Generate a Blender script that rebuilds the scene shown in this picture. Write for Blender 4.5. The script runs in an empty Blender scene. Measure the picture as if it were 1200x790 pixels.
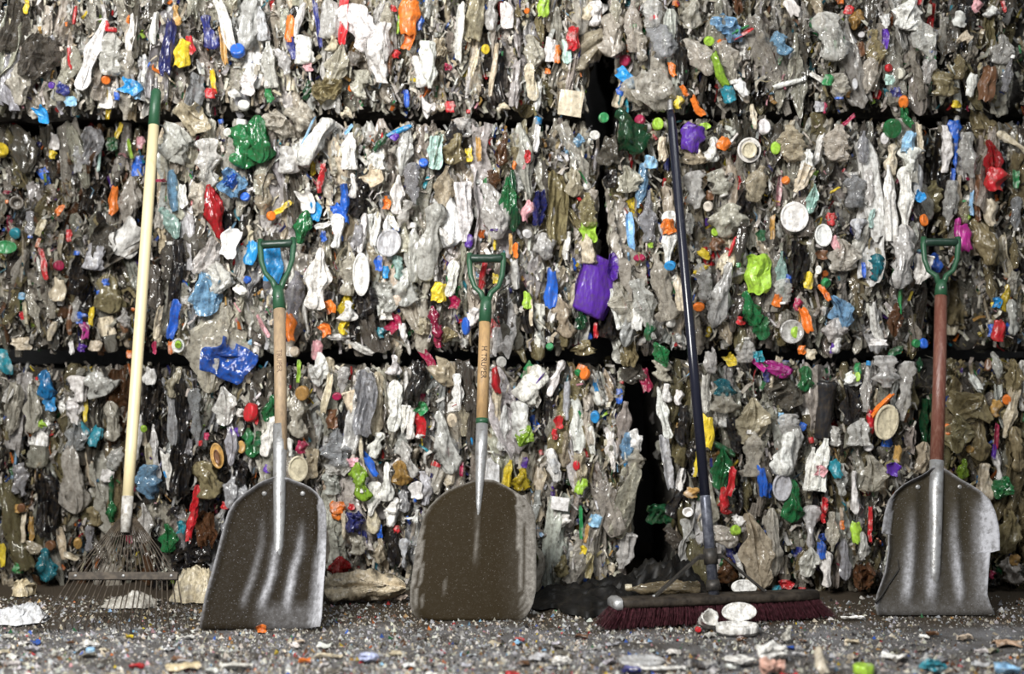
import bpy, math, random
import numpy as np
from mathutils import Vector, Matrix, noise

random.seed(11)
C = bpy.context.scene.collection
scene = bpy.context.scene

# ------------------------------------------------------------------ camera, light, exposure
CAM_H, CAM_D, FPX = 0.75, 4.0, 1600.0        # eye height, distance to the bale fronts, focal length in pixels of a 1200 px frame
cam = bpy.data.cameras.new('camera')
cam.sensor_width = 36.0
cam.lens = 36.0 * FPX / 1200.0
cam.dof.use_dof = True
cam.dof.focus_distance = 3.72
cam.dof.aperture_fstop = 1.3
cam_o = bpy.data.objects.new('camera', cam)
cam_o.location = (0, -CAM_D, CAM_H)
cam_o.rotation_euler = (math.pi / 2, 0, 0)
C.objects.link(cam_o)
scene.camera = cam_o

world = bpy.data.worlds.new('overcast_sky')
world.use_nodes = True
bgn = world.node_tree.nodes['Background']
bgn.inputs[0].default_value = (0.86, 0.93, 1.0, 1)
bgn.inputs[1].default_value = 0.24
scene.world = world

def area(name, loc, target, sx, sy, power, col):
    l = bpy.data.lights.new(name, 'AREA')
    l.shape = 'RECTANGLE'; l.size = sx; l.size_y = sy; l.energy = power; l.color = col
    o = bpy.data.objects.new(name, l)
    o.location = loc
    o.rotation_euler = (Vector(target) - Vector(loc)).to_track_quat('-Z', 'Y').to_euler()
    C.objects.link(o)
area('added_key_light', (-1.35, -3.4, 2.35), (-0.2, 0, 0.60), 1.5, 1.0, 250, (1.0, 0.985, 0.95))  # added key light, no opening known there; set near for brightness falloff
area('added_glint_light', (1.3, -3.0, 4.2), (0.2, 0, 0.8), 3.0, 0.7, 75, (0.95, 0.98, 1.0))  # added strip light that gives the plastic glints; no skylight is known

vs = scene.view_settings
vs.view_transform = 'Standard'
vs.look = 'None'
vs.exposure = -0.12
vs.gamma = 1.0
vs.use_curve_mapping = False

# ------------------------------------------------------------------ geometry of the photograph -> metres
def wp(px, py, y=0.0):
    """the point at depth y that the photograph shows at (px, py)"""
    d = CAM_D + y
    return Vector(((px - 600) / FPX * d, y, CAM_H + (395 - py) / FPX * d))
def floor_pt(px, py, z=0.0):
    d = FPX * (CAM_H - z) / (py - 395)
    return Vector(((px - 600) / FPX * d, d - CAM_D, z))
PX = 1 / 400.0                                # metres per photo pixel on the bale fronts

def nz(x, y, z): return noise.noise(Vector((x, y, z)))

# ------------------------------------------------------------------ materials
def mat_new(name):
    m = bpy.data.materials.new(name)
    m.use_nodes = True
    nt = m.node_tree
    nt.nodes.clear()
    return m, nt, nt.nodes, nt.links
def nd(N, t, **kw):
    n = N.new(t)
    for k, v in kw.items(): setattr(n, k, v)
    return n

def plastic_mat(name, rough=0.35, alpha=None, dirt=0.45, bump=0.35, source='object', crease=18.0, spec=0.5, transl=0.0, patch=0.0, bdist=0.012, cells=0.4):
    """plastic whose hue is the object's own colour (or a colour attribute), with grime and creases"""
    m, nt, N, L = mat_new(name)
    out = nd(N, 'ShaderNodeOutputMaterial')
    b = nd(N, 'ShaderNodeBsdfPrincipled')
    tc = nd(N, 'ShaderNodeTexCoord')
    oi = nd(N, 'ShaderNodeObjectInfo')
    geo = nd(N, 'ShaderNodeNewGeometry')
    # grime and creases live in world metres, so they keep their size on big and small pieces
    add = nd(N, 'ShaderNodeVectorMath', operation='ADD')
    L.new(geo.outputs['Position'], add.inputs[0]); L.new(oi.outputs['Random'], add.inputs[1])
    n1 = nd(N, 'ShaderNodeTexNoise'); n1.inputs['Scale'].default_value = 70; n1.inputs['Detail'].default_value = 6; n1.inputs['Roughness'].default_value = 0.75
    L.new(add.outputs[0], n1.inputs['Vector'])
    r1 = nd(N, 'ShaderNodeMapRange'); r1.inputs[1].default_value = 0.44; r1.inputs[2].default_value = 0.66; r1.inputs[3].default_value = 0.0; r1.inputs[4].default_value = dirt
    L.new(n1.outputs[0], r1.inputs[0])
    mix = nd(N, 'ShaderNodeMix', data_type='RGBA')
    L.new(r1.outputs[0], mix.inputs[0])
    if source == 'object':
        L.new(oi.outputs['Color'], mix.inputs[6])
    else:
        at = nd(N, 'ShaderNodeAttribute', attribute_name='tint')
        L.new(at.outputs['Color'], mix.inputs[6])
    mix.inputs[7].default_value = (0.085, 0.060, 0.034, 1)
    if patch:      # scuffed and printed patches
        n3 = nd(N, 'ShaderNodeTexNoise'); n3.inputs['Scale'].default_value = 42; n3.inputs['Detail'].default_value = 3
        sc3 = nd(N, 'ShaderNodeVectorMath', operation='SCALE'); sc3.inputs['Scale'].default_value = 1.0
        ad3 = nd(N, 'ShaderNodeVectorMath', operation='ADD'); ad3.inputs[1].default_value = (7.3, 2.1, 4.4)
        L.new(add.outputs[0], ad3.inputs[0]); L.new(ad3.outputs[0], n3.inputs['Vector'])
        r3 = nd(N, 'ShaderNodeMapRange'); r3.inputs[1].default_value = 0.56; r3.inputs[2].default_value = 0.66; r3.inputs[4].default_value = patch
        L.new(n3.outputs[0], r3.inputs[0])
        m3 = nd(N, 'ShaderNodeMix', data_type='RGBA'); m3.inputs[7].default_value = (0.62, 0.60, 0.56, 1)
        L.new(r3.outputs[0], m3.inputs[0])
        L.new(mix.inputs[6].links[0].from_socket, m3.inputs[6])
        L.new(m3.outputs[2], mix.inputs[6])
    L.new(mix.outputs[2], b.inputs['Base Color'])
    b.inputs['Roughness'].default_value = rough
    b.inputs['Specular IOR Level'].default_value = spec
    mp = nd(N, 'ShaderNodeMapping'); mp.inputs['Scale'].default_value = (1.0, 1.0, 0.32)
    L.new(add.outputs[0], mp.inputs['Vector'])
    n2 = nd(N, 'ShaderNodeTexNoise', noise_type='RIDGED_MULTIFRACTAL'); n2.inputs['Scale'].default_value = crease; n2.inputs['Detail'].default_value = 3
    L.new(mp.outputs[0], n2.inputs['Vector'])
    bp = nd(N, 'ShaderNodeBump'); bp.inputs['Strength'].default_value = bump; bp.inputs['Distance'].default_value = bdist
    vo = nd(N, 'ShaderNodeTexVoronoi'); vo.inputs['Scale'].default_value = crease * 1.3; vo.inputs['Detail'].default_value = 1.5; vo.inputs['Roughness'].default_value = 0.6
    L.new(mp.outputs[0], vo.inputs['Vector'])
    hm = nd(N, 'ShaderNodeMath', operation='MULTIPLY_ADD'); hm.inputs[1].default_value = cells
    L.new(vo.outputs['Distance'], hm.inputs[0]); L.new(n2.outputs[0], hm.inputs[2])
    L.new(hm.outputs[0], bp.inputs['Height'])
    L.new(bp.outputs[0], b.inputs['Normal'])
    sh = b.outputs[0]
    if transl:
        tr = nd(N, 'ShaderNodeBsdfTranslucent'); L.new(mix.outputs[2], tr.inputs[0])
        ms = nd(N, 'ShaderNodeMixShader'); ms.inputs[0].default_value = transl
        L.new(sh, ms.inputs[1]); L.new(tr.outputs[0], ms.inputs[2]); sh = ms.outputs[0]
    if alpha is not None:
        tp = nd(N, 'ShaderNodeBsdfTransparent')
        tint = nd(N, 'ShaderNodeMix', data_type='RGBA'); tint.inputs[0].default_value = 0.6
        L.new(mix.outputs[2], tint.inputs[6]); tint.inputs[7].default_value = (0.9, 0.9, 0.88, 1)
        L.new(tint.outputs[2], tp.inputs[0])
        fr = nd(N, 'ShaderNodeLayerWeight'); fr.inputs[0].default_value = 0.35; L.new(bp.outputs[0], fr.inputs['Normal'])
        mr = nd(N, 'ShaderNodeMapRange'); mr.inputs[3].default_value = alpha; mr.inputs[4].default_value = 1.0
        L.new(fr.outputs['Facing'], mr.inputs[0])
        ms = nd(N, 'ShaderNodeMixShader'); L.new(mr.outputs[0], ms.inputs[0])
        L.new(tp.outputs[0], ms.inputs[1]); L.new(sh, ms.inputs[2]); sh = ms.outputs[0]
    L.new(sh, out.inputs[0])
    return m

M = {}
M['opaque'] = plastic_mat('opaque_plastic', 0.34, None, 0.68, 0.6, crease=36, patch=0.4, bdist=0.014, cells=0.6)
M['solid'] = plastic_mat('whole_plastic', 0.34, None, 0.55, 0.5, crease=30, bdist=0.013, cells=0.6)
M['clear'] = plastic_mat('clear_plastic', 0.09, 0.36, 0.7, 0.6, crease=26, spec=1.0, bdist=0.020, cells=0.4)
M['film'] = plastic_mat('film_plastic', 0.16, 0.66, 0.7, 0.65, crease=30, spec=1.0, transl=0.2, bdist=0.018, cells=0.45)
M['shred'] = plastic_mat('shredded_plastic', 0.3, None, 0.6, 0.5, source='attr', crease=60)

def simple_mat(name, col, rough=0.5, metal=0.0, col2=None, scale=20.0, lo=0.4, hi=0.65, bump=0.0, bscale=80.0, stretch=(1, 1, 1), attr=None, detail=6, spec=0.5):
    """two-tone noise material; with attr, the named attribute drives the mix as well"""
    m, nt, N, L = mat_new(name)
    out = nd(N, 'ShaderNodeOutputMaterial'); b = nd(N, 'ShaderNodeBsdfPrincipled')
    L.new(b.outputs[0], out.inputs[0])
    b.inputs['Roughness'].default_value = rough; b.inputs['Metallic'].default_value = metal; b.inputs['Specular IOR Level'].default_value = spec
    geo = nd(N, 'ShaderNodeNewGeometry')
    mp = nd(N, 'ShaderNodeMapping'); mp.inputs['Scale'].default_value = stretch
    L.new(geo.outputs['Position'], mp.inputs['Vector'])
    n1 = nd(N, 'ShaderNodeTexNoise'); n1.inputs['Scale'].default_value = scale; n1.inputs['Detail'].default_value = detail; n1.inputs['Roughness'].default_value = 0.65
    L.new(mp.outputs[0], n1.inputs['Vector'])
    mr = nd(N, 'ShaderNodeMapRange'); mr.inputs[1].default_value = lo; mr.inputs[2].default_value = hi
    src = n1.outputs[0]
    if attr:
        at = nd(N, 'ShaderNodeAttribute', attribute_name=attr)
        lowf = nd(N, 'ShaderNodeTexNoise'); lowf.inputs['Scale'].default_value = scale * 0.35; lowf.inputs['Detail'].default_value = 8; lowf.inputs['Roughness'].default_value = 0.7
        L.new(mp.outputs[0], lowf.inputs['Vector'])
        k = nd(N, 'ShaderNodeMapRange'); k.inputs[1].default_value = 0.3; k.inputs[2].default_value = 0.7; k.inputs[3].default_value = 0.35; k.inputs[4].default_value = 1.25
        L.new(lowf.outputs[0], k.inputs[0])
        wv = nd(N, 'ShaderNodeMath', operation='MULTIPLY'); L.new(at.outputs['Fac'], wv.inputs[0]); L.new(k.outputs[0], wv.inputs[1])
        sp_ = nd(N, 'ShaderNodeMapRange'); sp_.inputs[1].default_value = 0.60; sp_.inputs[2].default_value = 0.72; sp_.inputs[4].default_value = 0.36      # grit specks
        L.new(src, sp_.inputs[0])
        dst = nd(N, 'ShaderNodeMapRange'); dst.inputs[1].default_value = 0.5; dst.inputs[2].default_value = 0.75; dst.inputs[4].default_value = 0.03     # dust film
        L.new(lowf.outputs[0], dst.inputs[0])
        a1 = nd(N, 'ShaderNodeMath', operation='ADD'); L.new(wv.outputs[0], a1.inputs[0]); L.new(sp_.outputs[0], a1.inputs[1])
        ad = nd(N, 'ShaderNodeMath', operation='ADD'); L.new(a1.outputs[0], ad.inputs[0]); L.new(dst.outputs[0], ad.inputs[1])
        src = ad.outputs[0]
    L.new(src, mr.inputs[0])
    mix = nd(N, 'ShaderNodeMix', data_type='RGBA')
    L.new(mr.outputs[0], mix.inputs[0])
    mix.inputs[6].default_value = (*col, 1); mix.inputs[7].default_value = (*(col2 or col), 1)
    L.new(mix.outputs[2], b.inputs['Base Color'])
    if bump:
        n2 = nd(N, 'ShaderNodeTexNoise'); n2.inputs['Scale'].default_value = bscale; n2.inputs['Detail'].default_value = 5
        L.new(mp.outputs[0], n2.inputs['Vector'])
        bp = nd(N, 'ShaderNodeBump'); bp.inputs['Strength'].default_value = bump; bp.inputs['Distance'].default_value = 0.01
        L.new(n2.outputs[0], bp.inputs['Height']); L.new(bp.outputs[0], b.inputs['Normal'])
    return m
M['core'] = simple_mat('bale_core_grime', (0.035, 0.032, 0.028), 0.7, 0, (0.11, 0.10, 0.085), 40, bump=0.6)
M['floor'] = simple_mat('gritty_concrete', (0.060, 0.050, 0.040), 0.75, 0, (0.20, 0.195, 0.20), 7, 0.36, 0.62, bump=1.0, bscale=190, detail=12)
def dirt_along_wall(m):
    """brown compacted dirt with a ragged edge at the foot of the bales"""
    N, L = m.node_tree.nodes, m.node_tree.links
    b = next(n for n in N if n.type == 'BSDF_PRINCIPLED')
    src = b.inputs['Base Color'].links[0].from_socket
    geo = nd(N, 'ShaderNodeNewGeometry'); sp = nd(N, 'ShaderNodeSeparateXYZ'); L.new(geo.outputs['Position'], sp.inputs[0])
    n = nd(N, 'ShaderNodeTexNoise'); n.inputs['Scale'].default_value = 5; n.inputs['Detail'].default_value = 8; L.new(geo.outputs['Position'], n.inputs['Vector'])
    ma = nd(N, 'ShaderNodeMath', operation='MULTIPLY_ADD'); ma.inputs[1].default_value = 0.5; L.new(n.outputs[0], ma.inputs[0]); L.new(sp.outputs[1], ma.inputs[2])
    mr = nd(N, 'ShaderNodeMapRange'); mr.inputs[1].default_value = -0.27; mr.inputs[2].default_value = -0.13; L.new(ma.outputs[0], mr.inputs[0])
    mx = nd(N, 'ShaderNodeMix', data_type='RGBA'); L.new(mr.outputs[0], mx.inputs[0]); L.new(src, mx.inputs[6]); mx.inputs[7].default_value = (0.050, 0.034, 0.018, 1)
    L.new(mx.outputs[2], b.inputs['Base Color'])
dirt_along_wall(M['floor'])
M['wall'] = simple_mat('back_wall_concrete', (0.16, 0.155, 0.15), 0.85, 0, (0.24, 0.23, 0.22), 5, bump=0.3)
M['alu'] = simple_mat('grimy_aluminium', (0.021, 0.016, 0.010), 0.62, 0.0, (0.50, 0.50, 0.53), 230, 0.0, 0.85, bump=0.10, bscale=260, attr='wear', detail=10, spec=0.05)
M['alu_dusty'] = simple_mat('dusty_aluminium', (0.038, 0.031, 0.020), 0.62, 0.0, (0.47, 0.47, 0.50), 230, 0.0, 0.85, bump=0.10, bscale=260, attr='wear', detail=10, spec=0.05)
M['rust'] = simple_mat('rust_brown_steel', (0.027, 0.0195, 0.010), 0.62, 0.0, (0.40, 0.375, 0.34), 230, 0.0, 0.95, bump=0.10, bscale=260, attr='wear', detail=10, spec=0.05)
M['steel'] = simple_mat('dull_bare_steel', (0.42, 0.42, 0.42), 0.42, 0.55, (0.16, 0.14, 0.12), 45, 0.5, 0.75, bump=0.2)
M['wood'] = simple_mat('worn_ash_wood', (0.52, 0.33, 0.15), 0.5, 0, (0.30, 0.19, 0.10), 22, 0.35, 0.75, bump=0.15, stretch=(6, 6, 0.5))
M['wood_grey'] = simple_mat('greyed_ash_wood', (0.46, 0.33, 0.20), 0.55, 0, (0.25, 0.18, 0.12), 22, 0.3, 0.75, bump=0.15, stretch=(6, 6, 0.5))
M['wood_red'] = simple_mat('red_stained_wood', (0.16, 0.058, 0.040), 0.36, 0, (0.28, 0.15, 0.11), 26, 0.45, 0.8, bump=0.15, stretch=(5, 5, 0.6))
M['cream'] = simple_mat('cream_painted_wood', (0.74, 0.63, 0.38), 0.4, 0, (0.50, 0.38, 0.20), 18, 0.55, 0.85, stretch=(4, 4, 0.6))
M['green'] = simple_mat('green_enamel', (0.022, 0.085, 0.04), 0.4, 0, (0.05, 0.12, 0.07), 40, 0.5, 0.8, bump=0.1)
M['green_dark'] = simple_mat('dark_green_grip', (0.012, 0.035, 0.022), 0.38, 0, (0.03, 0.06, 0.04), 40, 0.5, 0.8, bump=0.1)
M['ink'] = simple_mat('burnt_lettering', (0.05, 0.03, 0.02), 0.7)
M['ink_faint'] = simple_mat('faded_lettering', (0.17, 0.11, 0.07), 0.7)
M['tine'] = simple_mat('rusted_spring_wire', (0.030, 0.022, 0.015), 0.6, 0.0, (0.09, 0.07, 0.05), 60, spec=0.3)
M['pole'] = simple_mat('navy_lacquered_steel', (0.012, 0.013, 0.024), 0.22, 0.0, (0.06, 0.06, 0.075), 45, 0.6, 0.9)
M['pole_worn'] = simple_mat('scuffed_steel_pole', (0.07, 0.075, 0.10), 0.35, 0.4, (0.22, 0.23, 0.27), 50, 0.4, 0.7)
M['block'] = simple_mat('dirty_broom_block', (0.018, 0.014, 0.011), 0.6, 0, (0.06, 0.048, 0.036), 35, 0.4, 0.7, bump=0.3, spec=0.2)
M['brush'] = simple_mat('maroon_bristle', (0.035, 0.012, 0.014), 0.4, 0, (0.15, 0.045, 0.06), 120, 0.4, 0.7)
M['dark_steel'] = simple_mat('blackened_steel', (0.03, 0.028, 0.026), 0.5, 0.4, (0.08, 0.07, 0.06), 50)
M['tarp'] = simple_mat('black_polythene', (0.008, 0.0075, 0.007), 0.5, 0, (0.024, 0.020, 0.015), 25, 0.5, 0.8, bump=0.3, bscale=30, spec=0.22)
M['crumb'] = plastic_mat('plastic_crumb', 0.5, None, 0.35, 0.1, source='attr')
M['crack'] = simple_mat('torn_edge_dirt', (0.015, 0.013, 0.011), 0.8)

# ------------------------------------------------------------------ object helpers
def mesh(name, verts, faces, smooth=False):
    me = bpy.data.meshes.new(name)
    me.from_pydata([tuple(v) for v in verts], [], faces)
    me.polygons.foreach_set('use_smooth', [smooth] * len(me.polygons))
    me.update()
    return me
def obj(name, me, mat=None, parent=None, color=None):
    o = bpy.data.objects.new(name, me)
    if mat is not None and not me.materials: me.materials.append(mat)
    if parent is not None: o.parent = parent
    if color is not None: o.color = (*color, 1)
    C.objects.link(o)
    return o
def tag(o, label, cat, group=None):
    o['label'] = label; o['category'] = cat
    if group: o['group'] = group
    return o
def thing(name, label, cat, loc):
    o = bpy.data.objects.new(name, None); o.location = loc; o.empty_display_size = 0.1
    C.objects.link(o)
    return tag(o, label, cat)

def grid_faces(nu, nv, wrap=False, off=0, flip=False):
    F = []
    for j in range(nv - 1):
        for i in range(nu if wrap else nu - 1):
            a = off + j * nu + i; b = off + j * nu + (i + 1) % nu
            q = (a, b, b + nu, a + nu)
            F.append(q[::-1] if flip else q)
    return F
def tube(path, radii, n=10, cap=True):
    """skin a polyline with rings; returns verts, faces"""
    V = []; P = [Vector(p) for p in path]
    if not hasattr(radii, '__len__'): radii = [radii] * len(P)
    ref = None
    for k, p in enumerate(P):
        t = (P[min(k + 1, len(P) - 1)] - P[max(k - 1, 0)]).normalized()
        if ref is None:
            ref = Vector((0, -1, 0)) if abs(t.y) < 0.9 else Vector((1, 0, 0))
        u = (ref - t * ref.dot(t)).normalized(); w = t.cross(u); ref = u
        for i in range(n):
            a = 2 * math.pi * i / n
            V.append(p + (u * math.cos(a) + w * math.sin(a)) * radii[k])
    F = grid_faces(n, len(P), True)
    if cap:
        F.append(tuple(range(n))[::-1]); F.append(tuple(range((len(P) - 1) * n, len(P) * n)))
    return V, F
def join(parts):
    V = []; F = []
    for v, f in parts:
        o = len(V); V += list(v); F += [tuple(i + o for i in q) for q in f]
    return V, F
def boxvf(p0, p1, half_w, half_h, up=Vector((0, 0, 1))):
    """bevel-free bar from p0 to p1"""
    p0 = Vector(p0); p1 = Vector(p1); t = (p1 - p0).normalized()
    s = t.cross(up).normalized(); u = s.cross(t).normalized()
    V = []
    for p in (p0, p1):
        for a, b in ((-1, -1), (1, -1), (1, 1), (-1, 1)): V.append(p + s * a * half_w + u * b * half_h)
    return V, [(0, 1, 2, 3)[::-1], (4, 5, 6, 7), (0, 1, 5, 4), (1, 2, 6, 5), (2, 3, 7, 6), (3, 0, 4, 7)]
def lathe(prof, n=20, axis='z'):
    """(r, h) rows about an axis; closed ends where r is 0"""
    V = []
    for r, h in prof:
        for i in range(n):
            a = 2 * math.pi * i / n
            p = (r * math.cos(a), r * math.sin(a), h)
            V.append(Vector(p) if axis == 'z' else Vector((p[0], -p[2], p[1])))
    F = grid_faces(n, len(prof), True)
    F.append(tuple(range(n))[::-1]); F.append(tuple(range((len(prof) - 1) * n, len(prof) * n)))
    return V, F
def smooth01(a, b, x):
    t = max(0.0, min(1.0, (x - a) / (b - a))); return t * t * (3 - 2 * t)

# ------------------------------------------------------------------ the setting
def build_setting():
    # concrete floor, finely uneven where the camera sees it
    nx, ny = 150, 70
    V = []
    for j in range(ny):
        y = -1.6 + 2.7 * j / (ny - 1)
        for i in range(nx):
            x = -2.6 + 5.2 * i / (nx - 1)
            V.append((x, y, 0.004 * nz(x * 6, y * 6, 0) + 0.003 * nz(x * 17, y * 17, 4) - 0.004))
    F = grid_faces(nx, ny)
    # wide apron around it
    o = len(V)
    V += [(-9, -9, -0.006), (9, -9, -0.006), (9, 1.1, -0.006), (-9, 1.1, -0.006), (-2.6, -1.6, -0.006), (2.6, -1.6, -0.006), (2.6, 1.1, -0.006), (-2.6, 1.1, -0.006)]
    F += [(o, o + 1, o + 5, o + 4), (o + 1, o + 2, o + 6, o + 5), (o + 3, o, o + 4, o + 7)]
    f = obj('floor', mesh('floor', V, F, True), M['floor']); f['kind'] = 'structure'
    V, F = boxvf((-9, 1.08, 1.8), (9, 1.08, 1.8), 0.06, 1.85)
    w = obj('wall_back', mesh('wall_back', V, F), M['wall']); w['kind'] = 'structure'
build_setting()

# ------------------------------------------------------------------ crushed-plastic shapes, unit size (1 wide, 1 deep, 1 tall)
def crush_tube(rows, nseg, amp, freq, seed, bend=0.1, ribs=0.0, extra=0.0, squash=0.0, vz=1.6):
    rnd = random.Random(seed)
    V = []; n = len(rows)
    b1, b2, tw = rnd.uniform(-bend, bend), rnd.uniform(-bend, bend), rnd.uniform(-0.6, 0.6)
    ph = rnd.uniform(0, 6); z0 = rnd.uniform(-.3, .3); kink = rnd.uniform(-1, 1) * squash * .9
    for (z, r) in rows:
        cx = b1 * math.sin(z * 3 + ph) + kink * max(0.0, z - z0); cy = b2 * math.cos(z * 3.4 + ph) - b2 * math.cos(ph)
        sx = 1 + squash * 1.3 * nz(z * 2.6 + seed, seed * .7, 1.5); sy = 1 + squash * nz(z * 3.1, seed * 1.3, 6.5)
        for i in range(nseg):
            a = 2 * math.pi * i / nseg + tw * z
            c, s = math.cos(a), math.sin(a)
            q = 1 - abs(nz(c * freq + seed * 7.1, s * freq, z * freq * vz)) * 2      # ridged dents
            q2 = 1 - abs(nz(c * freq * 2.4 + seed * 3.3, s * freq * 2.4, z * freq * vz * 2.1)) * 2
            d = amp * (q - 0.75) + amp * .45 * (q2 - .75) + extra * nz(c * 5 + seed, s * 5, z * 14)
            rr = max(r * .15, r * (1 + d * 1.4)) * (1 + ribs * math.sin(z * 60))
            V.append((c * rr * sx + cx, s * rr * sy + cy, z))
    F = grid_faces(nseg, n, True)
    F.append(tuple(range(nseg))[::-1]); F.append(tuple(range((n - 1) * nseg, n * nseg)))
    return V, F
def fit(V):
    """centre and scale to the unit box"""
    a = np.array([tuple(v) for v in V]); lo = a.min(0); hi = a.max(0)
    return (a - (lo + hi) / 2) / np.maximum(hi - lo, 1e-6)
def rows_from(profile, n):
    zs = np.linspace(-0.5, 0.5, n); p = np.array(profile)
    return [(z, float(np.interp(z, p[:, 0], p[:, 1]))) for z in zs]
BOTTLE = [(-.5, .30), (-.47, .42), (-.40, .46), (.10, .46), (.24, .42), (.36, .20), (.40, .15), (.5, .14)]
JUG = [(-.5, .38), (-.46, .47), (-.2, .48), (.12, .47), (.28, .36), (.38, .20), (.42, .16), (.5, .16)]
STUB = [(-.5, .22), (-.45, .40), (-.3, .47), (.0, .46), (.25, .44), (.42, .36), (.48, .22), (.5, .15)]
BAG = [(-.5, .10), (-.46, .26), (-.36, .42), (-.1, .48), (.15, .46), (.33, .36), (.45, .20), (.5, .10)]
def sheet(nu, nv, seed, fold, rag, thick, curl=0.25, vfreq=1.2):
    """crumpled sheet with ragged outline and real thickness"""
    rnd = random.Random(seed)
    s = seed * 3.7
    top, bot = [], []
    for j in range(nv):
        v = j / (nv - 1)
        hw = 0.5 * (1 - rag * (0.5 + 0.5 * nz(v * 2.3, s, 1)) * 0.9); sh = rag * 0.35 * nz(v * 2.0, s, 9)
        if rag > 0.35: hw *= 0.55 + 0.45 * math.sin(math.pi * (0.12 + 0.76 * v))
        for i in range(nu):
            u = i / (nu - 1)
            x = (u - 0.5) * 2 * hw + sh
            z = v - 0.5 + rag * 0.25 * nz(u * 2.5, s, v * 2.2 + 5)
            q = 1 - 2 * abs(nz(u * 2.6 + s, v * vfreq, 2.2))
            q2 = 1 - 2 * abs(nz(u * 5.5 + s, v * vfreq * 2.6, 7.7))
            y = -fold * (0.75 * q + 0.35 * q2) + curl * (u - 0.5) ** 2 * 4 * (1 if seed % 3 else -1) + 0.15 * nz(s, v * 2, 3)
            top.append((x, y - thick / 2, z)); bot.append((x, y + thick / 2, z))
    n = nu * nv
    F = grid_faces(nu, nv) + grid_faces(nu, nv, off=n, flip=True)
    ring = [i for i in range(nu)] + [j * nu + nu - 1 for j in range(1, nv)] + [(nv - 1) * nu + i for i in range(nu - 2, -1, -1)] + [j * nu for j in range(nv - 2, 0, -1)]
    for k in range(len(ring)):
        a, b = ring[k], ring[(k + 1) % len(ring)]
        F.append((b, a, a + n, b + n))
    return top + bot, F

FULL = {'bo': 'crushed_bottle', 'ju': 'crushed_jug', 'ba': 'crumpled_bag', 'fi': 'plastic_film', 'sc': 'plastic_scrap', 'st': 'plastic_strip',
        'ca': 'bottle_cap', 'li': 'tub_lid', 'tu': 'plastic_tub', 'pa': 'plastic_panel', 'pi': 'plastic_pipe'}
NVAR = {'bo': 9, 'ju': 12, 'ba': 9, 'fi': 10, 'sc': 10, 'st': 8, 'ca': 2, 'li': 1, 'tu': 4, 'pa': 1, 'pi': 1}
_cache = {}
def proto(kind, var, finish):
    key = (kind, var, finish)
    if key in _cache: return _cache[key]
    gk = (kind, var)
    if gk not in _cache:
        sd = var + 1 + {'bo': 0, 'ju': 40, 'ba': 80, 'fi': 120, 'sc': 160, 'st': 200, 'tu': 240}.get(kind, 300)
        sm = True
        if kind == 'bo':
            V, F = crush_tube(rows_from(BOTTLE, 26), 18, 0.5, 1.5, sd, 0.12, 0.03 if var % 2 else 0.0, 0.08, .5); V = fit(V); sm = var % 3 != 0
        elif kind == 'ju':
            V, F = crush_tube(rows_from(JUG if var % 4 == 0 else STUB, 22), 20, 0.55, 1.35, sd, 0.16, 0, .04, .6, .9); V = fit(V); sm = var % 3 != 0
        elif kind == 'ba':
            V, F = crush_tube(rows_from(BAG, 24), 26, 0.75, 1.9, sd, 0.2, 0, 0.07, .6, .6); V = fit(V); sm = var % 3 != 0
        elif kind == 'fi':
            V, F = sheet(14, 20, sd, 0.5, 0.55, 0.03, 0.3, 1.6); sm = var % 4 == 0; V = fit(V)
        elif kind == 'sc':
            V, F = sheet(9, 12, sd, 0.34, 0.6, 0.10, 0.35, 1.1); sm = var % 2 == 0; V = fit(V)
        elif kind == 'st':
            V, F = sheet(5, 18, sd, 0.35, 0.6, 0.16, 0.5, 2.2); V = fit(V); sm = var % 2 == 0
        elif kind == 'ca':
            V, F = lathe([(.46, -.5), (.49, -.3), (.50, .25), (.47, .42), (.40, .5), (.30, .46) if var else (.30, .5), (.12, .44) if var else (.12, .5)], 18, 'y')
        elif kind == 'li':
            V, F = lathe([(.47, -.5), (.50, -.2), (.50, .3), (.47, .5), (.44, .5), (.42, .1), (.2, .0), (.08, .05)], 26, 'y')
        elif kind == 'tu':
            V, F = crush_tube([(-.5, .30), (-.47, .36), (-.1, .41), (.34, .46), (.36, .50), (.42, .50), (.44, .46), (.46, .43), (.1, .37), (-.3, .32), (-.4, .25)], 20, 0.16, 1.0, sd, 0.03); V = fit(V)
        elif kind == 'pa':
            V, F = sheet(6, 6, 5, 0.03, 0.05, 0.2, 0.06)
            V = fit(V); sm = False
        elif kind == 'pi':
            V, F = lathe([(.36, -.5), (.5, -.5), (.5, .5), (.36, .5), (.34, -.3), (.1, -.32)], 20, 'y')
        _cache[gk] = (V, F, sm)
    V, F, sm = _cache[gk]
    me = mesh(FULL[kind], V, F, sm)
    me.materials.append(M[finish])
    _cache[key] = me
    return me
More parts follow.
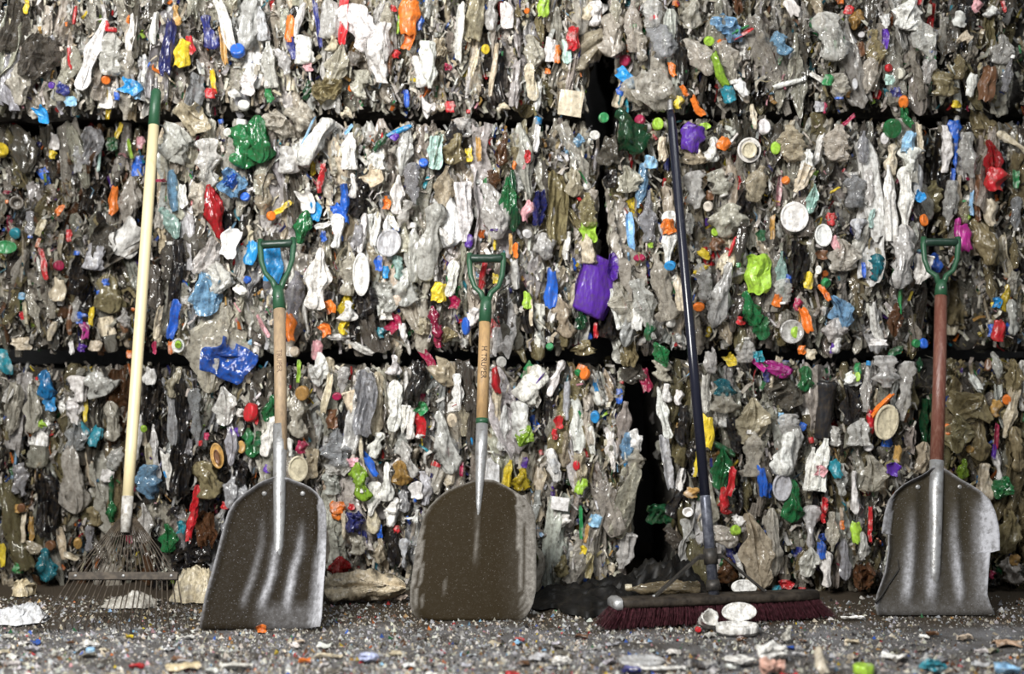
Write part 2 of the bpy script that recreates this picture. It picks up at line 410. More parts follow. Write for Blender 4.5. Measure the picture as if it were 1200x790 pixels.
# a small screw cap and a printed sleeve that ride on a bottle
def cap_mesh():
    if 'capm' not in _cache:
        V, F = lathe([(.17, .42), (.19, .425), (.19, .49), (.165, .51), (.08, .51)], 14)
        _cache['capm'] = mesh('cap', V, F, True); _cache['capm'].materials.append(M['opaque'])
    return _cache['capm']
def sleeve_mesh(var):
    k = ('sleeve', var)
    if k not in _cache:
        rows = [(z, float(np.interp(z, [r[0] for r in BOTTLE], [r[1] for r in BOTTLE])) * 1.05) for z in np.linspace(-.22, .08, 9)]
        V, F = crush_tube(rows, 18, 0.5, 1.5, var + 1, 0.12, 0.0, 0.08, .5)
        F = F[:-2]
        full, _ = crush_tube(rows_from(BOTTLE, 26), 18, 0.5, 1.5, var + 1, 0.12, 0.03 if var % 2 else 0.0, 0.08, .5)
        a = np.array([tuple(v) for v in full]); lo = a.min(0); hi = a.max(0)
        V = (np.array(V) - (lo + hi) / 2) / (hi - lo)
        _cache[k] = mesh('sleeve', V, F, True); _cache[k].materials.append(M['opaque'])
    return _cache[k]

PAL = {'w': (.82, .80, .76), 'i': (.66, .57, .42), 'g': (.74, .69, .59), 'd': (.15, .135, .115), 'k': (.022, .022, .026), 'b': (.02, .13, .60), 'n': (.025, .035, .20),
       's': (.30, .55, .80), 'v': (.02, .30, .68), 't': (.02, .26, .34), 'e': (.03, .26, .085), 'f': (.012, .10, .04), 'l': (.38, .62, .06), 'y': (.80, .60, .04), 'o': (.82, .20, .025),
       'r': (.56, .018, .028), 'm': (.36, .012, .07), 'p': (.095, .025, .34), 'u': (.17, .075, .035), 'h': (.42, .35, .19), 'a': (.52, .30, .09), 'x': (.50, .50, .52),
       'z': (.75, .38, .42), 'c': (.50, .02, .28), 'q': (.55, .80, .72)}
FIN = {'bo': 'clear', 'ju': 'opaque', 'ba': 'film', 'fi': 'film'}

# ------------------------------------------------------------------ bales: (left, top, right, bottom) in photo pixels on the front plane
BALES = [
    ('top_a', (-130, -150, 706, 131), 0.02, 'bale of crushed plastic on the top row left of the dark cleft'),
    ('top_b', (716, -150, 1188, 129), 0.00, 'bale of crushed plastic on the top row right of the dark cleft'),
    ('top_c', (1202, -150, 1420, 127), 0.05, 'bale of crushed plastic at the right edge of the top row'),
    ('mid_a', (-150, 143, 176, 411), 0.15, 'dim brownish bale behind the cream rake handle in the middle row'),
    ('mid_b', (184, 142, 706, 413), 0.02, 'pale bright bale in the middle row behind the two wooden-handled shovels'),
    ('mid_c', (716, 138, 1084, 411), -0.01, 'bale in the middle row behind the dark broom pole'),
    ('mid_d', (1092, 138, 1420, 411), 0.06, 'bale in the middle row behind the red-handled shovel, dark hollow in its lower corner'),
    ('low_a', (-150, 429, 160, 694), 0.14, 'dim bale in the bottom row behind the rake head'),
    ('low_b', (166, 428, 752, 694), 0.02, 'long bale in the bottom row behind the two wooden-handled shovels'),
    ('low_c', (776, 424, 1080, 694), 0.00, 'bale in the bottom row behind the push broom'),
    ('low_d', (1090, 422, 1420, 694), 0.06, 'olive-tinged bale in the bottom row behind the red-handled shovel'),
]
RECT = {}; BASEY = {}; BALE = {}
EDGE = {('low_b', 'r'): [(430, -20), (470, -18), (520, -9), (560, -4), (610, -9), (650, -16), (694, -20)],
        ('low_c', 'l'): [(424, 0), (450, -1), (500, 2), (560, 11), (610, 15), (694, 15)],
        ('mid_b', 'r'): [(142, -6), (200, 0), (300, -2), (370, -14), (411, -10)],
        ('mid_c', 'l'): [(138, 8), (200, -4), (250, -6), (330, 0), (380, 14), (411, 22)],
        ('top_a', 'r'): [(-50, 0), (30, 0), (60, -14), (100, -16), (129, -10)],
        ('top_b', 'l'): [(-50, -6), (30, -4), (70, 10), (127, 10)]}
def edge_shift(key, side, py):
    """ragged upright edges of the cleft, in pixels"""
    e = EDGE.get((key, side))
    return float(np.interp(py, [p[0] for p in e], [p[1] for p in e])) if e else 0.0
def seam(key, side, px):
    """the seams between rows wander"""
    row = key[:3]
    if (row, side) in (('top', 'b'), ('mid', 't')): return 7 * nz(px * .016, 1.1, 0) + 4 * nz(px * .05, 2.2, 0)
    if (row, side) in (('mid', 'b'), ('low', 't')): return 8 * nz(px * .014, 7.1, 0) + 4 * nz(px * .05, 9.2, 0)
    return 0.0
def front(key, px, py):
    """depth of a bale's front at a pixel: bulging faces, rounded rims"""
    l, t, r, b = RECT[key]
    l += edge_shift(key, 'l', py); r += edge_shift(key, 'r', py)
    t += seam(key, 't', px); b += seam(key, 'b', px)
    e = min(px - l, r - px, py - t, b - py)
    k = 1 - max(0.0, min(1.0, e / 22.0))
    y = BASEY[key] + 0.075 * k * k + 0.022 * nz(px * 0.018, py * 0.012, 3.3) + 0.012 * nz(px * 0.06, py * 0.04, 8)
    if key == 'mid_d' and 1100 < px < 1155 and py > 318: y += 0.16 * smooth01(1098, 1112, px) * smooth01(1160, 1146, px) * smooth01(316, 330, py)
    return y
def find_bale(px, py):
    best = None
    for key, rc, *_ in BALES:
        dx = max(rc[0] - px, 0, px - rc[2]); dy = max(rc[1] - py, 0, py - rc[3])
        d = dx + dy
        if best is None or d < best[0]: best = (d, key)
    return best[1]

def build_core(key):
    l, t, r, b = RECT[key]
    root = BALE[key]
    nx = max(6, int((r - l) / 14)); nzz = 22; ny = 8
    def pt(u, v, w):
        px = l + (r - l) * u; py = b + (t - b) * v
        px2 = l + edge_shift(key, 'l', py) + (r + edge_shift(key, 'r', py) - l - edge_shift(key, 'l', py)) * u
        px2 = min(max(px2, l + edge_shift(key, 'l', py) + 5), r + edge_shift(key, 'r', py) - 5)
        pyy = min(max(py, t + 4), b - 1) + seam(key, 't', px) * max(0, v * 2 - 1) + seam(key, 'b', px) * max(0, 1 - v * 2)
        y0 = front(key, px2, py) + 0.075
        X = (px2 - 600) * PX; Z = CAM_H + (395 - pyy) * PX
        y = y0 + (0.78 - y0) * w
        j = 0.012
        X += j * nz(X * 20, y * 20, Z * 20); Z += (j * 0.5 if v > 0.05 else 0) * nz(X * 20 + 9, y * 20, Z * 20)
        if w == 0: y += 0.02 * (1 - 2 * abs(nz(X * 24, Z * 13, 1)))
        return (X, y, max(Z, 0.004))
    V = []; F = []
    def face(fn, n1, n2, flip):
        o = len(V)
        for j in range(n2):
            for i in range(n1): V.append(fn(i / (n1 - 1), j / (n2 - 1)))
        F.extend(grid_faces(n1, n2, off=o, flip=flip))
    face(lambda a, c: pt(a, c, 0), nx, nzz, False)
    face(lambda a, c: pt(a, c, 1), nx, nzz, True)
    face(lambda a, c: pt(0, c, a), ny, nzz, True)
    face(lambda a, c: pt(1, c, a), ny, nzz, False)
    face(lambda a, c: pt(a, 1, c), nx, ny, False)
    face(lambda a, c: pt(a, 0, c), nx, ny, True)
    loc = root.location
    V = [(v[0] - loc.x, v[1] - loc.y, v[2] - loc.z) for v in V]
    obj('compressed_core', mesh('compressed_core', V, F), M['core'], root)

for key, rc, by, lab in BALES:
    RECT[key] = rc; BASEY[key] = by
    BALE[key] = thing('plastic_bale', lab, 'bale', ((((rc[0] + rc[2]) / 2 - 600) * PX), by + 0.4, max(0.0, CAM_H + (395 - rc[3]) * PX)))
for key, *_ in BALES: build_core(key)

def jitter(c, r, amt=0.12, val=None):
    f = 1 + r.uniform(-amt, amt) if val is None else val
    return tuple(max(0.004, min(0.9, x * f * (1 + r.uniform(-amt, amt) * 0.4))) for x in c)

def piece(kind, px, py, w, h, ang, col, rnd, finish=None, y=None, depth=None, parent=None, flip=False, yaw=None, cap=None, sleeve=None, var=None, name=None, pitch=None):
    """one piece of plastic: w, h in photo pixels, ang = lean of its long axis to the right, degrees"""
    finish = finish or FIN.get(kind, 'opaque')
    if var is None: var = rnd.randrange(NVAR[kind])
    me = proto(kind, var, finish)
    o = bpy.data.objects.new(name or FULL[kind], me)
    W, H = w * PX, h * PX
    D = depth if depth is not None else max(0.012, min(0.07, min(W, H) * {'ca': .55, 'li': .18, 'pa': .18, 'sc': .5, 'st': 1.0, 'fi': .9}.get(kind, .75)))
    loc = Vector(((px - 600) * PX * (CAM_D + y) / CAM_D, y, CAM_H + (395 - py) * PX * (CAM_D + y) / CAM_D))
    yw = rnd.uniform(-.5, .5) if yaw is None else yaw
    pt = rnd.uniform(-.22, .22) if pitch is None else pitch
    R = Matrix.Rotation(math.radians(ang), 4, 'Y') @ Matrix.Rotation(yw, 4, 'Z') @ Matrix.Rotation(pt, 4, 'X')
    if flip: R = R @ Matrix.Rotation(math.pi, 4, 'Y')
    S = Matrix.Diagonal((W, D, H, 1))
    if parent is not None:
        o.parent = parent; loc = loc - parent.location
    o.matrix_local = Matrix.Translation(loc) @ R @ S
    o.color = (*col, 1)
    C.objects.link(o)
    if cap is not None:
        c = bpy.data.objects.new('cap', cap_mesh()); c.parent = o; c.color = (*cap, 1); C.objects.link(c)
    if sleeve is not None:
        c = bpy.data.objects.new('sleeve', sleeve_mesh(var)); c.parent = o; c.color = (*sleeve, 1); C.objects.link(c)
    return o

# ------------------------------------------------------------------ the mass of each bale
def palette(px, py):
    base = [('g', 'clear', 30), ('g', 'film', 18), ('w', 'film', 13), ('w', 'opaque', 9), ('i', 'opaque', 7), ('i', 'film', 6), ('d', 'film', 8), ('k', 'film', 4), ('x', 'film', 5), ('d', 'clear', 4)]
    cols = [('b', 1.6), ('n', 1.2), ('s', 1.2), ('t', .9), ('e', 1.6), ('f', .8), ('l', .5), ('y', 1.1), ('o', 1.2), ('r', 1.6), ('m', .8), ('p', .5), ('u', 1.4), ('a', 1.2), ('z', .5)]
    val = 1.0  # tone factor; low at left and right to put shade into the colours
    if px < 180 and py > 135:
        base = [('g', 'clear', 30), ('h', 'clear', 16), ('d', 'film', 18), ('u', 'film', 6), ('i', 'opaque', 5), ('w', 'film', 6), ('g', 'film', 16), ('k', 'film', 8)]; val = .52  # browner pieces; val also carries the shade of this set-back side
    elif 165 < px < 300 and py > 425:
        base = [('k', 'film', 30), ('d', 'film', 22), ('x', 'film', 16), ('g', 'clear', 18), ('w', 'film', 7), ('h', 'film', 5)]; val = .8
    elif px > 1085 and py > 415:
        base = [('h', 'clear', 40), ('h', 'film', 22), ('g', 'clear', 14), ('d', 'film', 10), ('i', 'opaque', 7), ('w', 'opaque', 3)]; val = .62
    elif px > 1085:
        base = [('h', 'clear', 22), ('g', 'clear', 22), ('g', 'film', 14), ('w', 'opaque', 7), ('i', 'opaque', 6), ('d', 'film', 12), ('k', 'film', 7)]; val = .66
    elif px > 780:
        base = [('g', 'clear', 40), ('h', 'clear', 10), ('g', 'film', 15), ('w', 'opaque', 9), ('i', 'opaque', 7), ('w', 'film', 6), ('d', 'film', 11), ('k', 'film', 7)]; val = .66  # low val here carries the light falling off to the right
    elif px > 600:
        base = base + [('h', 'film', 10), ('h', 'clear', 8)]; val = .9
    return base, cols, val
def choose(items, rnd):
    t = rnd.uniform(0, sum(i[-1] for i in items))
    for i in items:
        t -= i[-1]
        if t <= 0: return i
    return items[-1]

SHAPES = {'clear': [('bo', 5), ('ba', 2), ('fi', 2), ('ju', 1)], 'film': [('fi', 5), ('ba', 4), ('st', 2)], 'opaque': [('sc', 4), ('st', 3), ('ju', 3), ('tu', .6), ('ca', .8)]}
def fill_bale(key):
    rnd = random.Random(key)
    l, t, r, b = RECT[key]
    l0, r0, t0 = max(l, -110), min(r, 1310), max(t, -50)
    cw, ch = 16.0, 21.0
    count = {}
    nx, ny = int((r0 - l0) / cw), int((b - t0) / ch)
    root = BALE[key]
    for j in range(ny):
        for i in range(nx):
            py = t0 + (j + rnd.uniform(-.1, 1.1)) * (b - t0) / ny
            py = min(max(py, t0 + 5), b - 7)
            lo, hi = l0 + (edge_shift(key, 'l', py) if l0 == l else 0), r0 + (edge_shift(key, 'r', py) if r0 == r else 0)
            px = lo + (i + rnd.uniform(-.1, 1.1)) * (hi - lo) / nx
            px = min(max(px, lo + 3), hi - 3)
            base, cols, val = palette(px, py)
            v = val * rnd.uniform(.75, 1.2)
            if rnd.random() < 0.09:
                c = choose(cols, rnd)[0]; fin = rnd.choice(['opaque', 'film']); v = v * .9
                kind = choose([('sc', 5), ('st', 2), ('ca', 1.2), ('ba', 2.5), ('ju', 1), ('fi', 2)], rnd)[0]
                w, h = rnd.uniform(5, 13), rnd.uniform(9, 30)
            else:
                c, fin, _ = choose(base, rnd); kind = choose(SHAPES[fin], rnd)[0]
                big = rnd.random() ** 2.2
                w = 10 + 26 * big + rnd.uniform(0, 6); h = 30 + 78 * big + rnd.uniform(0, 26)
            if kind == 'ca': w = h = rnd.uniform(7, 11)
            if kind == 'st': w = rnd.uniform(4, 9); h = rnd.uniform(20, 60)
            if kind == 'tu': w = rnd.uniform(16, 26); h = w * rnd.uniform(.9, 1.3)
            if kind == 'bo' and w < 12: w = 12
            bb, tt = b + seam(key, 'b', px) + rnd.uniform(-5, 10) * (b < 690), t + seam(key, 't', px) + rnd.uniform(-6, 3)
            if py + h / 2 > bb: py = bb - h / 2
            if py - h / 2 < tt: py = tt + h / 2
            if r0 == r and px + w / 2 > hi: px = hi - w / 2
            if l0 == l and px - w / 2 < lo: px = lo + w / 2
            ang = rnd.gauss(0, 11) + 14 * nz(px * .01, py * .01, 5)
            if py - t < 20 and rnd.random() < .3: ang += rnd.uniform(-60, 60)
            y = front(key, px, py) + rnd.uniform(-.015, .065) + (0.012 if kind in ('bo', 'ba', 'ju') else 0)
            cap = sleeve = None
            if kind == 'bo' and w > 13:
                if rnd.random() < .45: cap = PAL[rnd.choice('wwwbbrevoyk')]
                if rnd.random() < .3: sleeve = PAL[rnd.choice('wwwwberniy')]
            piece(kind, px, py, w, h, ang, jitter(PAL[c], rnd, .1, v), rnd, fin, y, parent=root, flip=rnd.random() < .5, yaw=rnd.uniform(-.9, .9), cap=cap, sleeve=sleeve)
            count[kind] = count.get(kind, 0) + 1
    # the flanks that face the cleft
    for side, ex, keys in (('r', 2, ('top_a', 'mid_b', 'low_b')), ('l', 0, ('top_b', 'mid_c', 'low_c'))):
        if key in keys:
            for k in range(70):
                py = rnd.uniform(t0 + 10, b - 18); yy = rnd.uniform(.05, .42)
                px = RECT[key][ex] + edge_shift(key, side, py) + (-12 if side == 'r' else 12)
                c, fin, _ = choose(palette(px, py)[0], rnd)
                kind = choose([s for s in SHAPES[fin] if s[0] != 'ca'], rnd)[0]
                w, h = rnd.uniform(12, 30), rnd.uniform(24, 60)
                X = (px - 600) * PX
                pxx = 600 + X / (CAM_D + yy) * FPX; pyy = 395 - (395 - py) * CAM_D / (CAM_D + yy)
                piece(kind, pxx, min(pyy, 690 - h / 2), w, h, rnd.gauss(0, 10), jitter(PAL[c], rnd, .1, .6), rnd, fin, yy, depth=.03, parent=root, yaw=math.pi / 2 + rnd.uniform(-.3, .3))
    # shreds too small to count
    n = int((r0 - l0) * (b - t0) / 32)
    V = []; F = []; T = []
    loc = root.location
    for k in range(n):
        py = rnd.uniform(t0 + 2, b - 3)
        px = rnd.uniform(l0 + 4 + edge_shift(key, 'l', py), r0 - 4 + edge_shift(key, 'r', py))
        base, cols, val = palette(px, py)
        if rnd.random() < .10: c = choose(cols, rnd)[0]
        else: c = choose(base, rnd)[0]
        v = jitter(PAL[c], rnd, .1, val * rnd.uniform(.4, 1.0))  # shreds toned down, painting shade into the gaps between pieces
        y = front(key, px, py) + rnd.uniform(-.018, .055)
        w, h = rnd.uniform(1.5, 5.5) * PX, rnd.uniform(4, 19) * PX
        cen = Vector(((px - 600) * PX, y, max(CAM_H + (395 - py) * PX, .02))) - loc
        R = Matrix.Rotation(rnd.gauss(0, .5), 3, 'Y') @ Matrix.Rotation(rnd.uniform(-1, 1), 3, 'Z') @ Matrix.Rotation(rnd.gauss(0, .35), 3, 'X')
        o = len(V); bow = rnd.uniform(-.5, .5) * h; th = .0012
        for q in (-1, 0, 1):
            for s in (-1, 1):
                V.append(cen + R @ Vector((s * w / 2 * rnd.uniform(.5, 1.1), bow * (1 - q * q) + rnd.uniform(-.3, .3) * w, q * h / 2)))
        V.append(V[o] + R @ Vector((w * .4, th + .3 * w, 0))); V.append(V[o + 5] + R @ Vector((-w * .4, th + .3 * w, 0)))
        F += [(o, o + 1, o + 3, o + 2), (o + 2, o + 3, o + 5, o + 4), (o + 1, o, o + 6), (o + 4, o + 5, o + 7)]
        T += [(*v, 1)] * 8
    me = mesh('plastic_shreds', V, F)
    at = me.attributes.new('tint', 'FLOAT_COLOR', 'POINT'); at.data.foreach_set('color', np.array(T, 'f').ravel())
    s = obj('plastic_shreds', me, M['shred'], root); s['kind'] = 'stuff'
for key, *_ in BALES: fill_bale(key)

# ------------------------------------------------------------------ pieces one can pick out, read off the photograph in 4x crops
# "kind x y w h lean colour[:finish] | label": with a label it is a thing of its own, without one a part of its bale; "+" marks a part of the thing above it
PICK = {
(0, 0): '''
ju 425 250 75 330 17 w | long crushed white jug leaning beside a pale disc, upper left of the top row
bo 512 240 115 205 5 w:film | squashed cloudy white bottle right of the long white jug
sc 845 250 75 130 12 y | bright yellow folded scrap above the green rake tip
ju 975 150 75 150 -8 n | navy blue crushed bottle beside a white strip in the top row
ca 1100 235 68 68 0 b | bright blue round cap below the navy bottle
st 1045 110 60 270 -18 w
st 1035 210 34 180 -8 a
ca 490 370 42 42 0 o
sc 610 405 110 70 20 v
st 125 30 28 70 5 y
ju 1155 110 110 220 6 w:film
sc 880 210 40 85 -8 r
st 990 375 28 115 -6 y
sc 975 432 50 50 0 r
sc 1150 390 72 95 15 w
ca 1128 488 54 54 0 w
ca 1055 615 44 44 0 w
ba 1130 680 140 190 8 e | bright green crumpled bag right of the rake handle top
ca 1087 735 52 52 0 e
fi 890 545 150 110 60 i
ba 810 665 180 150 35 w | crumpled white bag beside the cream rake handle under the top row
ju 965 735 110 175 -4 w:film
sc 195 530 85 52 60 v | dark blue lump in the shadowed seam at far left
ca 8 695 60 75 0 y
sc 250 655 42 80 0 w
sc 243 715 36 42 0 y
sc 515 668 50 62 0 f
st 552 605 26 85 18 y
ba 110 690 130 220 0 d
ca 240 395 32 32 0 p
sc 290 412 60 55 20 n
sc 540 445 25 40 0 b
st 320 270 24 105 -4 r
st 345 70 18 90 6 r
sc 495 120 20 50 0 r
st 612 150 44 180 8 w
st 710 130 42 160 4 w
st 665 335 24 105 4 w
ju 820 72 42 90 0 a
fi 770 220 60 260 5 n
sc 1085 435 52 42 30 w
fi 180 260 150 220 20 d
fi 60 120 120 260 10 d
ba 95 380 120 200 0 g
sc 650 660 40 60 0 z
st 600 690 22 100 -10 l
st 460 720 18 160 6 q
fi 430 680 90 180 10 x
sc 325 470 50 45 0 s
sc 640 420 40 80 5 s
fi 900 430 80 190 6 x
''',
(300, 0): '''
sc 155 130 40 120 4 o | small upright orange scrap left of the shield-shaped white jug, top row
sc 165 225 36 110 -14 n
ju 222 230 85 130 -6 w | small white bottle end beside a navy scrap, top row
st 195 90 40 170 12 w
st 285 110 26 230 -8 n
ju 345 90 95 170 0 w:film
ju 352 195 75 80 -10 i
ju 480 130 170 220 -14 w | large pinkish-white crushed jug with a red edge in the top row
st 408 90 48 250 3 r | red strip along the large pinkish-white jug
ju 565 240 120 260 8 w | big white crushed jug right of the red strip
sc 455 275 80 70 0 d
ba 375 300 100 180 12 g:clear
sc 712 80 90 170 4 o | bright orange plastic sheet at the top of the wall
sc 705 185 50 95 8 o
st 668 80 22 160 8 l
sc 760 105 34 70 0 b
sc 635 40 34 30 0 r
st 945 150 42 290 4 w
ju 795 300 90 200 6 w | white crushed bottle low in the top bale under the orange sheet
ju 760 330 60 140 -14 w
fi 850 220 60 90 0 i
ca 1062 228 38 46 0 y
sc 890 310 34 34 0 m
sc 900 495 46 55 0 r
st 1100 330 30 260 8 i
st 1015 290 24 140 14 i
fi 1000 90 90 200 6 i
ju 1085 60 66 150 0 w:film
sc 1160 70 60 120 -10 w
st 695 455 28 90 -6 b
ju 800 490 100 60 80 w
ju 418 530 62 50 60 i | cream bottle end poking out of the dark seam under the top row
ju 260 650 120 240 24 w | long white folded jug with a blue line, just below the top seam
+st 240 610 14 160 28 s
ba 25 645 120 210 0 e
fi 110 580 150 90 40 g
fi 215 545 140 110 50 g
ba 690 690 70 240 6 w | pale upright bag with a blue and purple rim below the seam
+st 665 605 26 130 66 v
+sc 640 630 40 40 30 p
st 575 660 30 110 36 f
st 430 600 18 60 40 s
ju 560 740 80 90 0 w
sc 830 700 70 160 10 q
st 840 690 10 150 12 f
ca 775 755 44 44 0 b
sc 985 715 36 66 0 y
ba 915 690 110 140 10 h
st 1030 690 30 120 -4 a
ba 1140 690 60 150 6 u | brown crumpled bag below the seam near the pale panel
ba 960 590 110 90 -10 w:clear
ju 430 700 70 160 0 w
sc 312 775 26 40 0 r
ju 150 740 90 120 0 w:film
sc 240 310 44 36 0 z
fi 330 410 130 110 -20 h
ba 490 385 130 120 40 g
sc 650 250 36 40 0 r
st 620 270 26 160 3 u
bo 600 120 70 200 0 g
ju 30 110 70 150 0 x
ju 60 300 60 200 -6 w:film
ju 130 280 60 120 -20 w:film
sc 60 440 36 70 -10 e
ju 1140 500 60 50 40 i
''',
(600, 0): '''
pa 272 478 112 118 8 i | square cream sheet at the edge of the dark cleft, top row
ba 385 195 130 380 46 i:film | long grubby translucent film sleeve reaching over the cleft
ba 465 165 130 200 10 g
ju 395 60 90 110 -10 w
st 405 50 24 90 -8 u
sc 285 180 60 110 5 r
sc 145 30 50 100 4 l
sc 185 235 60 120 4 w
sc 210 250 34 90 0 o
sc 250 240 40 110 -6 q
sc 165 330 26 26 0 o
ca 70 50 26 26 0 o
ba 100 240 100 140 14 g
ju 90 380 60 160 0 i
st 120 440 34 150 8 w
bo 560 120 80 230 -4 g
bo 690 170 110 190 -18 x | frosty crushed bottle hanging above the cleft in the top row
bo 650 50 90 150 0 w
bo 580 200 80 160 -14 g
ca 600 245 46 36 0 w
sc 530 360 110 60 42 v | bright blue printed scrap wedged in the cleft
sc 520 410 60 80 20 b
ca 525 280 54 54 0 m
sc 515 480 50 90 10 t
bo 650 420 190 170 60 g | clear crushed bottle lying crosswise over the cleft beside the broom pole tip
bo 560 430 90 130 -20 g
ba 540 610 150 210 -35 f:clear | dark green bottle with a green cap jammed in the cleft under the top row
+ca 424 545 48 48 0 e
ca 592 556 50 50 0 m
ca 626 592 40 40 0 w:clear
ca 675 575 52 60 0 l
sc 840 640 105 130 15 p | bright purple crushed tub beside the broom pole tip
sc 890 585 50 34 -20 l
sc 743 320 34 70 -20 o
st 860 490 40 110 -32 o | orange screw tube near the purple tub
st 800 420 28 60 -30 o
sc 775 475 50 60 0 y
ba 870 260 120 190 -20 g:clear
bo 1010 290 100 190 -10 g
fi 1000 130 150 90 40 s | light blue wrapper scrap in the top row, right of the cleft
st 1065 160 18 120 60 r
st 1050 140 18 110 62 e
st 985 188 34 90 78 o
ca 912 190 50 44 0 l
st 960 320 52 170 -24 l:film | pale green crushed bottle strip curling down to a teal cap
sc 1000 435 60 80 -30 t
sc 1065 405 50 90 -30 w
fi 1045 20 90 40 80 u
ju 1120 540 30 110 -10 i
ca 1165 588 60 74 0 w
li 1098 695 110 115 0 w | white ring lid with purple line near the top seam, right of the pole
+li 1098 695 70 74 0 i
sc 980 665 60 60 20 o | orange-red scrap beside the white ring lid
ju 920 690 80 110 10 w
ba 850 720 130 80 0 i
ca 382 626 50 44 0 w
ba 310 650 50 60 0 s
fi 450 700 110 130 0 d
st 115 640 30 130 6 w
sc 70 725 28 60 0 r
sc 12 765 20 40 0 o
sc 700 690 44 110 0 i
sc 640 750 60 60 0 s
ba 830 60 110 140 0 g
bo 480 60 50 180 0 g
sc 1030 640 14 110 36 w
''',
(900, 0): '''
sc 110 35 90 60 55 w | white scrap with blue print poking out at the top edge, right of the pole
ba 60 200 90 110 -10 s:clear
ba 290 170 160 220 -8 w:clear | pale bag holding a bright green wrapper in the top row
ba 255 170 60 190 -28 e:film
sc 315 210 50 110 60 e
sc 280 370 50 50 0 e
bo 240 60 60 170 -14 i
ba 410 90 70 90 10 a
sc 375 45 44 40 0 r
st 700 5 20 40 0 r
ju 640 60 120 150 12 w | pleated white sleeve at the top edge right of the green wrapper
bo 715 160 100 240 -18 w
bo 745 310 60 140 10 w | small pale crushed bottle standing below the pleated white sleeve
ca 558 315 38 38 0 r
sc 565 370 44 50 0 q
ca 612 340 46 52 0 g
sc 590 425 50 44 0 n
ca 628 472 46 60 0 o | orange round cap sunk in the upper right seam
sc 872 482 40 36 0 y
sc 945 395 46 110 14 w
sc 1015 390 70 160 10 u | dark red-brown scrap low in the top row, far right
ju 1035 60 60 60 30 w
st 1090 30 20 60 -14 r
sc 970 30 50 60 0 z
ju 910 180 70 50 -50 i
ba 1085 230 100 130 10 w:clear
bo 1110 340 50 160 14 x
sc 890 90 60 70 10 w
st 90 385 26 140 76 w
st 235 365 24 110 -60 w
bo 330 400 90 110 0 g
ca 402 390 26 60 0 x
bo 470 330 70 170 10 g
ju 545 100 36 60 -10 w
sc 540 180 34 90 0 p
bo 500 230 90 180 -4 h
sc 425 230 40 70 0 u
sc 245 495 56 50 0 x
sc 265 500 24 50 0 m
ba 810 390 140 110 0 h
bo 890 310 60 110 0 h
ca 575 595 80 90 0 e:clear | round green bottle base just under the right-hand seam
fi 640 545 100 40 70 e
sc 865 600 60 90 0 b | bright blue scrap at the top of the white slab in the right middle bale
ju 830 690 60 210 4 w | white speckled slab under the bright blue scrap
st 870 690 24 200 4 b
sc 655 660 60 100 16 s
ju 665 740 110 110 0 w
bo 920 720 90 200 -6 w
ba 1000 600 200 120 70 h
ju 1130 660 40 160 -52 i
ba 1040 740 85 180 -8 r | glossy red bottle at the right edge of the middle row
ju 570 740 60 140 0 i
st 700 640 30 150 -6 i
bo 440 680 50 140 0 x
bo 110 660 130 160 0 i
st 235 690 40 160 14 w
st 370 560 20 90 50 m
ca 35 685 46 60 0 l
ca 540 640 36 56 0 w
bo 320 660 120 160 10 g
ju 180 740 60 90 0 w
''',
(0, 200): '''
pi 78 150 66 66 0 d | dark round tube mouth in the dim left bale
ca 72 290 54 54 0 t
li 25 355 110 64 0 e | green oval lid at the left edge of the middle row
st 205 430 34 160 -10 r
sc 525 140 44 140 4 o | orange and white folded scrap left of the rake handle
sc 275 182 56 30 -60 o
sc 265 550 74 110 10 i | beige torn scrap low in the dim left bale
sc 280 595 40 60 0 w
ca 272 440 50 50 0 m
ju 440 400 90 120 10 x
sc 590 310 130 180 35 w | white curved dish half hidden by the rake handle
st 565 390 34 250 58 d
ba 600 150 110 240 4 g:film
st 425 675 28 95 4 y
sc 370 680 70 60 0 b
sc 395 740 44 80 -10 c
sc 318 300 28 60 0 r
st 190 265 40 90 20 i
st 235 740 40 100 20 i
sc 100 580 34 34 0 s
st 120 660 22 120 -8 i
st 320 690 34 150 2 u
sc 105 670 30 40 0 r
fi 375 490 90 190 6 k
fi 490 330 110 170 10 d
bo 140 250 50 120 0 x
bo 160 660 50 180 -14 g
sc 490 515 36 34 0 b
ba 520 570 140 180 0 h
sc 30 100 40 16 0 m
ba 990 190 90 240 -14 r | bright red twisted bottle in the middle row between rake and first shovel
sc 1062 335 80 140 18 w | white angular scrap hanging under the red twisted bottle
fi 1080 60 110 120 20 s
fi 1065 40 60 70 30 b
ca 1135 122 46 42 0 b
ju 1155 85 40 36 70 w
sc 1160 380 60 110 10 v | sky blue scrap between the red bottle and the first shovel grip
ca 1145 505 44 36 0 b
st 800 90 50 200 -6 s:film
sc 845 120 42 110 0 w
ba 790 240 70 150 -16 q:film
sc 770 200 40 60 30 w
fi 910 130 110 150 0 g
bo 905 300 110 200 0 d
ba 955 570 150 190 -16 s:film | pale blue crumpled tub above the blue and white bag
ba 1000 490 150 150 10 w:film
fi 960 400 90 190 20 w
st 805 690 50 190 12 b | bright blue upright strip right of the rake handle
st 730 700 40 160 12 i
bo 790 420 90 170 0 d
ba 720 540 80 200 0 d
fi 820 470 60 300 4 k
sc 740 45 60 14 0 m
sc 570 720 30 70 -20 u
bo 575 680 60 90 0 w
sc 1110 550 60 40 30 w
ba 960 20 90 120 -10 w:film
bo 350 640 50 120 0 w
bo 640 520 40 60 0 w
''',
